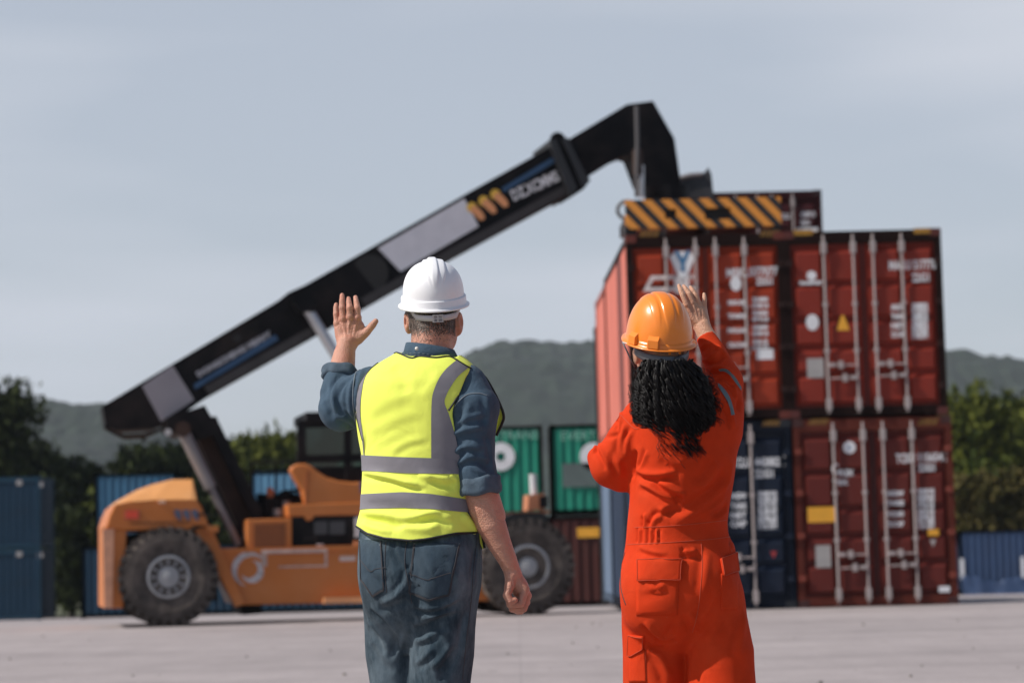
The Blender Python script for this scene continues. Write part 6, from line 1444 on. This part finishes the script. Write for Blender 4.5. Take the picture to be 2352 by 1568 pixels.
# --- hair: a dark core and a few hundred curling locks
M_hair = mat('black_curly_hair', (.0040, .0030, .0030), .42, var=.4, scale=60, spec=.18)
hp = [(831, 1471, 1598), (848, 1462, 1614), (865, 1459, 1624), (890, 1458, 1632), (920, 1458, 1638), (950, 1461, 1640), (972, 1466, 1642), (988, 1482, 1630), (1004, 1505, 1612)]
hs = [(w_((a+b)/2, y, -.055)[2], w_((a+b)/2, y)[0], YW-.055-.028*min(1, (y-822)/70), (b-a)/2/SW_*.86, .052 if y < 950 else .042) for y, a, b in hp]
g = Sdf((w_(1430, 900)[0], YW-.20, w_(1500, 1040)[2]), (w_(1670, 900)[0], YW+.06, w_(1500, 795)[2]), .005)
g.loft(hs, 0, 2.2); Vk, Fk = g.fin(2); sk = Skin(Vk, Fk); Vk = puff(Vk, sk.N, .014, 30, 3); sk = Skin(Vk, Fk); 
hair = mesh_obj('hair', Vk, Fk, M_hair, WOM, smooth=True); Yh = YW-.12
rh = random.Random(21); lk = MB()
ys_, xa_, xb_ = zip(*[(y, a, b) for y, a, b in hp]+[(1045, 1496, 1628)])
END = [(0, 992), (.08, 1010), (.2, 1030), (.35, 1042), (.5, 1036), (.65, 1042), (.8, 1052), (.9, 1036), (1.0, 996)]
for c in range(150):
    s = c/149; s = min(1, max(0, s+rh.uniform(-.02, .02))); e_ = np.interp(s, *zip(*END))*1.0+rh.uniform(-30, 4); r0 = rh.uniform(824, 840) if c % 3 else rh.uniform(838, 890)
    f0 = rh.uniform(2.8, 6.2); ph0 = rh.uniform(0, 6.28); amp0 = rh.uniform(.0045, .0135); layer = rh.uniform(-.004, .014); sway = rh.uniform(-.05, .05)
    for k in range(9):
        s1 = s+rh.gauss(0, .008); f1 = f0*rh.uniform(.90, 1.10); ph = ph0+rh.gauss(0, .38); e1 = e_+rh.uniform(-16, 8); pts = []; n = 46
        for i in range(n):
            t = i/(n-1); y = r0+(e1-r0)*t; xa, xb = np.interp(y, ys_, xa_), np.interp(y, ys_, xb_)
            x = xa+(xb-xa)*min(1.03, max(-.03, s1+sway*t*t+(.5-s)*.10*(1-t)))
            ss = (x-(xa+xb)/2)/((xb-xa)/2+1e-6); bulge = math.sqrt(max(0.0, 1-min(1, abs(ss))**2.2))
            yb = np.interp(y, [822, 860, 940, 1012, 1045], [-.075, -.055, -.055, -.060, -.085]); dd = np.interp(y, [822, 860, 940, 1012, 1045], [.044, .074, .080, .062, .045])
            p = w_(x, y, yb-dd*bulge-layer)
            a = amp0*(.42+.70*t); ang = ph+2*math.pi*f1*t+.5*math.sin(3*t+ph0)
            pts.append(p+np.array((a*math.cos(ang), a*.9*math.sin(ang), a*.25*math.sin(2*ang))))
        w0 = rh.uniform(.0007, .0022); lk.tube(pts, [w0*(1-.65*(i/(n-1))**2.5) for i in range(n)], 5, caps=False)
for c in range(230):      # loose single hairs at the edges
    s = rh.choice((rh.uniform(-.04, .06), rh.uniform(.93, 1.07), rh.uniform(0, 1))); r0 = rh.uniform(840, 930) if s < .1 or s > .9 else rh.uniform(930, 985); L = rh.uniform(40, 100); ph = rh.uniform(0, 6.28); a = rh.uniform(.005, .014); pts = []
    for i in range(22):
        t = i/21; y = r0+L*t; xa, xb = np.interp(y, ys_, xa_), np.interp(y, ys_, xb_); x = xa+(xb-xa)*s
        pts.append(w_(x, y, -.07-.01*t-(.06 if .1 < s < .9 else 0))+np.array((a*math.cos(ph+14*t), a*math.sin(ph+14*t), 0)))
    lk.tube(pts, .0006, 4, caps=False)
lk.build('hair_locks', M_hair, hair, smooth=True, recalc=False)
# --- hard hat
Rw = Matrix.Rotation(math.radians(-1.5), 3, 'Y') @ Matrix.Rotation(math.radians(14), 3, 'Z') @ Matrix.Rotation(math.radians(19), 3, 'X')
hw2 = Vector(w_(1514.5, 769, .035))
wh = hat(WOM, hw2, Rw, .0935, .116, .122, M_ohat, [(-.036, .010, .0018), (0, .016, .0026), (.036, .010, .0018)], ex=2.12, brim=.0115, fade=(.22, .70), band=False, egg=.05)
sm = MB()
for th in (-121, -160):
    t_ = math.radians(th); nn = Vector((math.cos(t_)/.0935, math.sin(t_)/.116, 0)).normalized(); tt = Vector((-nn.y, nn.x, 0)); o = Vector((.0935*math.cos(t_), .116*math.sin(t_), 0))
    A = [o+tt*s_*.0165+nn*d_+Vector((0, 0, z)) for s_, d_, z in ((-1, -.004, -.014), (1, -.004, -.014), (1, .010, -.014), (-1, .010, -.014), (-1, -.004, .021), (1, -.004, .021), (1, .0085, .010), (-1, .0085, .010))]
    sm = MB().hexa([hw2+Rw @ a for a in A]); sm.build('slot_block', M_ohat, wh, bevel=.0015)
for th in (-94, -76): 
    t_ = math.radians(th); MB().box(hw2+Rw @ Vector((.0975*math.cos(t_), .121*math.sin(t_), -.0235)), (.006, .005, .008), Rw).build('clip_tab', M_ohat, wh)
bd = strap_band(hw2, Rw, .079, .118, math.radians(-168), math.radians(-22), lambda s: -.038-.013*math.sin(math.pi*s), lambda s: .022+.012*math.sin(math.pi*s)**2, n=60, thick=.003)
bo = bd.build('headband', M_band, wh, smooth=True)
t_ = math.radians(-76); kc = hw2+Rw @ Vector((.082*math.cos(t_), .122*math.sin(t_), -.050)); nrm = Rw @ Vector((math.cos(t_), math.sin(t_), 0)); kn_ = MB(); u = nrm.cross(Vector((0, 0, 1))).normalized(); w = u.cross(nrm)
n = 60; v = []
for d_, sc in ((-.004, 1), (.008, 1), (.010, .9), (.010, .45), (.006, .40), (.006, .05)):
    for i in range(n): a = 2*math.pi*i/n; r = .0175*(1+.09*math.cos(8*a))*sc if sc > .5 else .0175*sc; v.append(kc+nrm*(d_+.004)+(u*math.cos(a)+w*math.sin(a))*r)
kn_.add(v, [(j*n+i, j*n+(i+1) % n, (j+1)*n+(i+1) % n, (j+1)*n+i) for j in range(5) for i in range(n)]+[tuple(range(5*n, 6*n))]); kn_.build('ratchet_knob', mat('near_black_knob', (.05, .052, .058), .45), wh, smooth=False)
MB().tube([w_(1430, 785, .02), w_(1437, 800, .015), w_(1447, 822, .02), w_(1458, 842, .03)], .0022, 6).build('chin_strap', mat('strap_grey', (.10, .105, .12), .4), wh, smooth=True)
MB().tube([w_(1430, 786, .02), w_(1438, 788, .0), w_(1446, 792, -.01)], .002, 6).build('strap_hook', mat('hook_white', (.5, .5, .5), .4), wh, smooth=True)
for (x, y, _) in (lrW[-1], llW[-1]):
    c = np.array((x, y, 0)); f = np.array((-.25, .97, 0)); g = Sdf(c-np.array((.22, .16, .01)), c+np.array((.16, .30, .16)), .005)
    g.cap(c+f*-.05+(0, 0, .042), c+f*.15+(0, 0, .036), .041, .039); g.cap(c+(0, 0, .05), c+(0, 0, .12), .046, .05, k=.03)
    g.op(lambda X, Y, Z: .004-Z+0*X+0*Y, c-1, c+1, 0, 'i'); v, f_ = g.fin(1); mesh_obj('shoe', v, f_, mat('black_boot_leather', (.015, .014, .014), .5), WOM, smooth=True)
# ---------------------------------------------------------------- haze
hzb = MB().ab((-2200, -40, -9), (2200, 2600, 170))
M_h = bpy.data.materials.new('haze_air'); M_h.use_nodes = True; t = M_h.node_tree; t.nodes.clear()
o_ = t.nodes.new('ShaderNodeOutputMaterial'); v_ = t.nodes.new('ShaderNodeVolumePrincipled')
v_.inputs['Color'].default_value = (0.80, 0.89, 1.0, 1); v_.inputs['Density'].default_value = 0.00012; v_.inputs['Anisotropy'].default_value = 0.0
t.links.new(v_.outputs[0], o_.inputs['Volume'])
tag(hzb.build('haze', M_h), 'thin pale haze over the yard and hills', 'haze', kind='stuff')
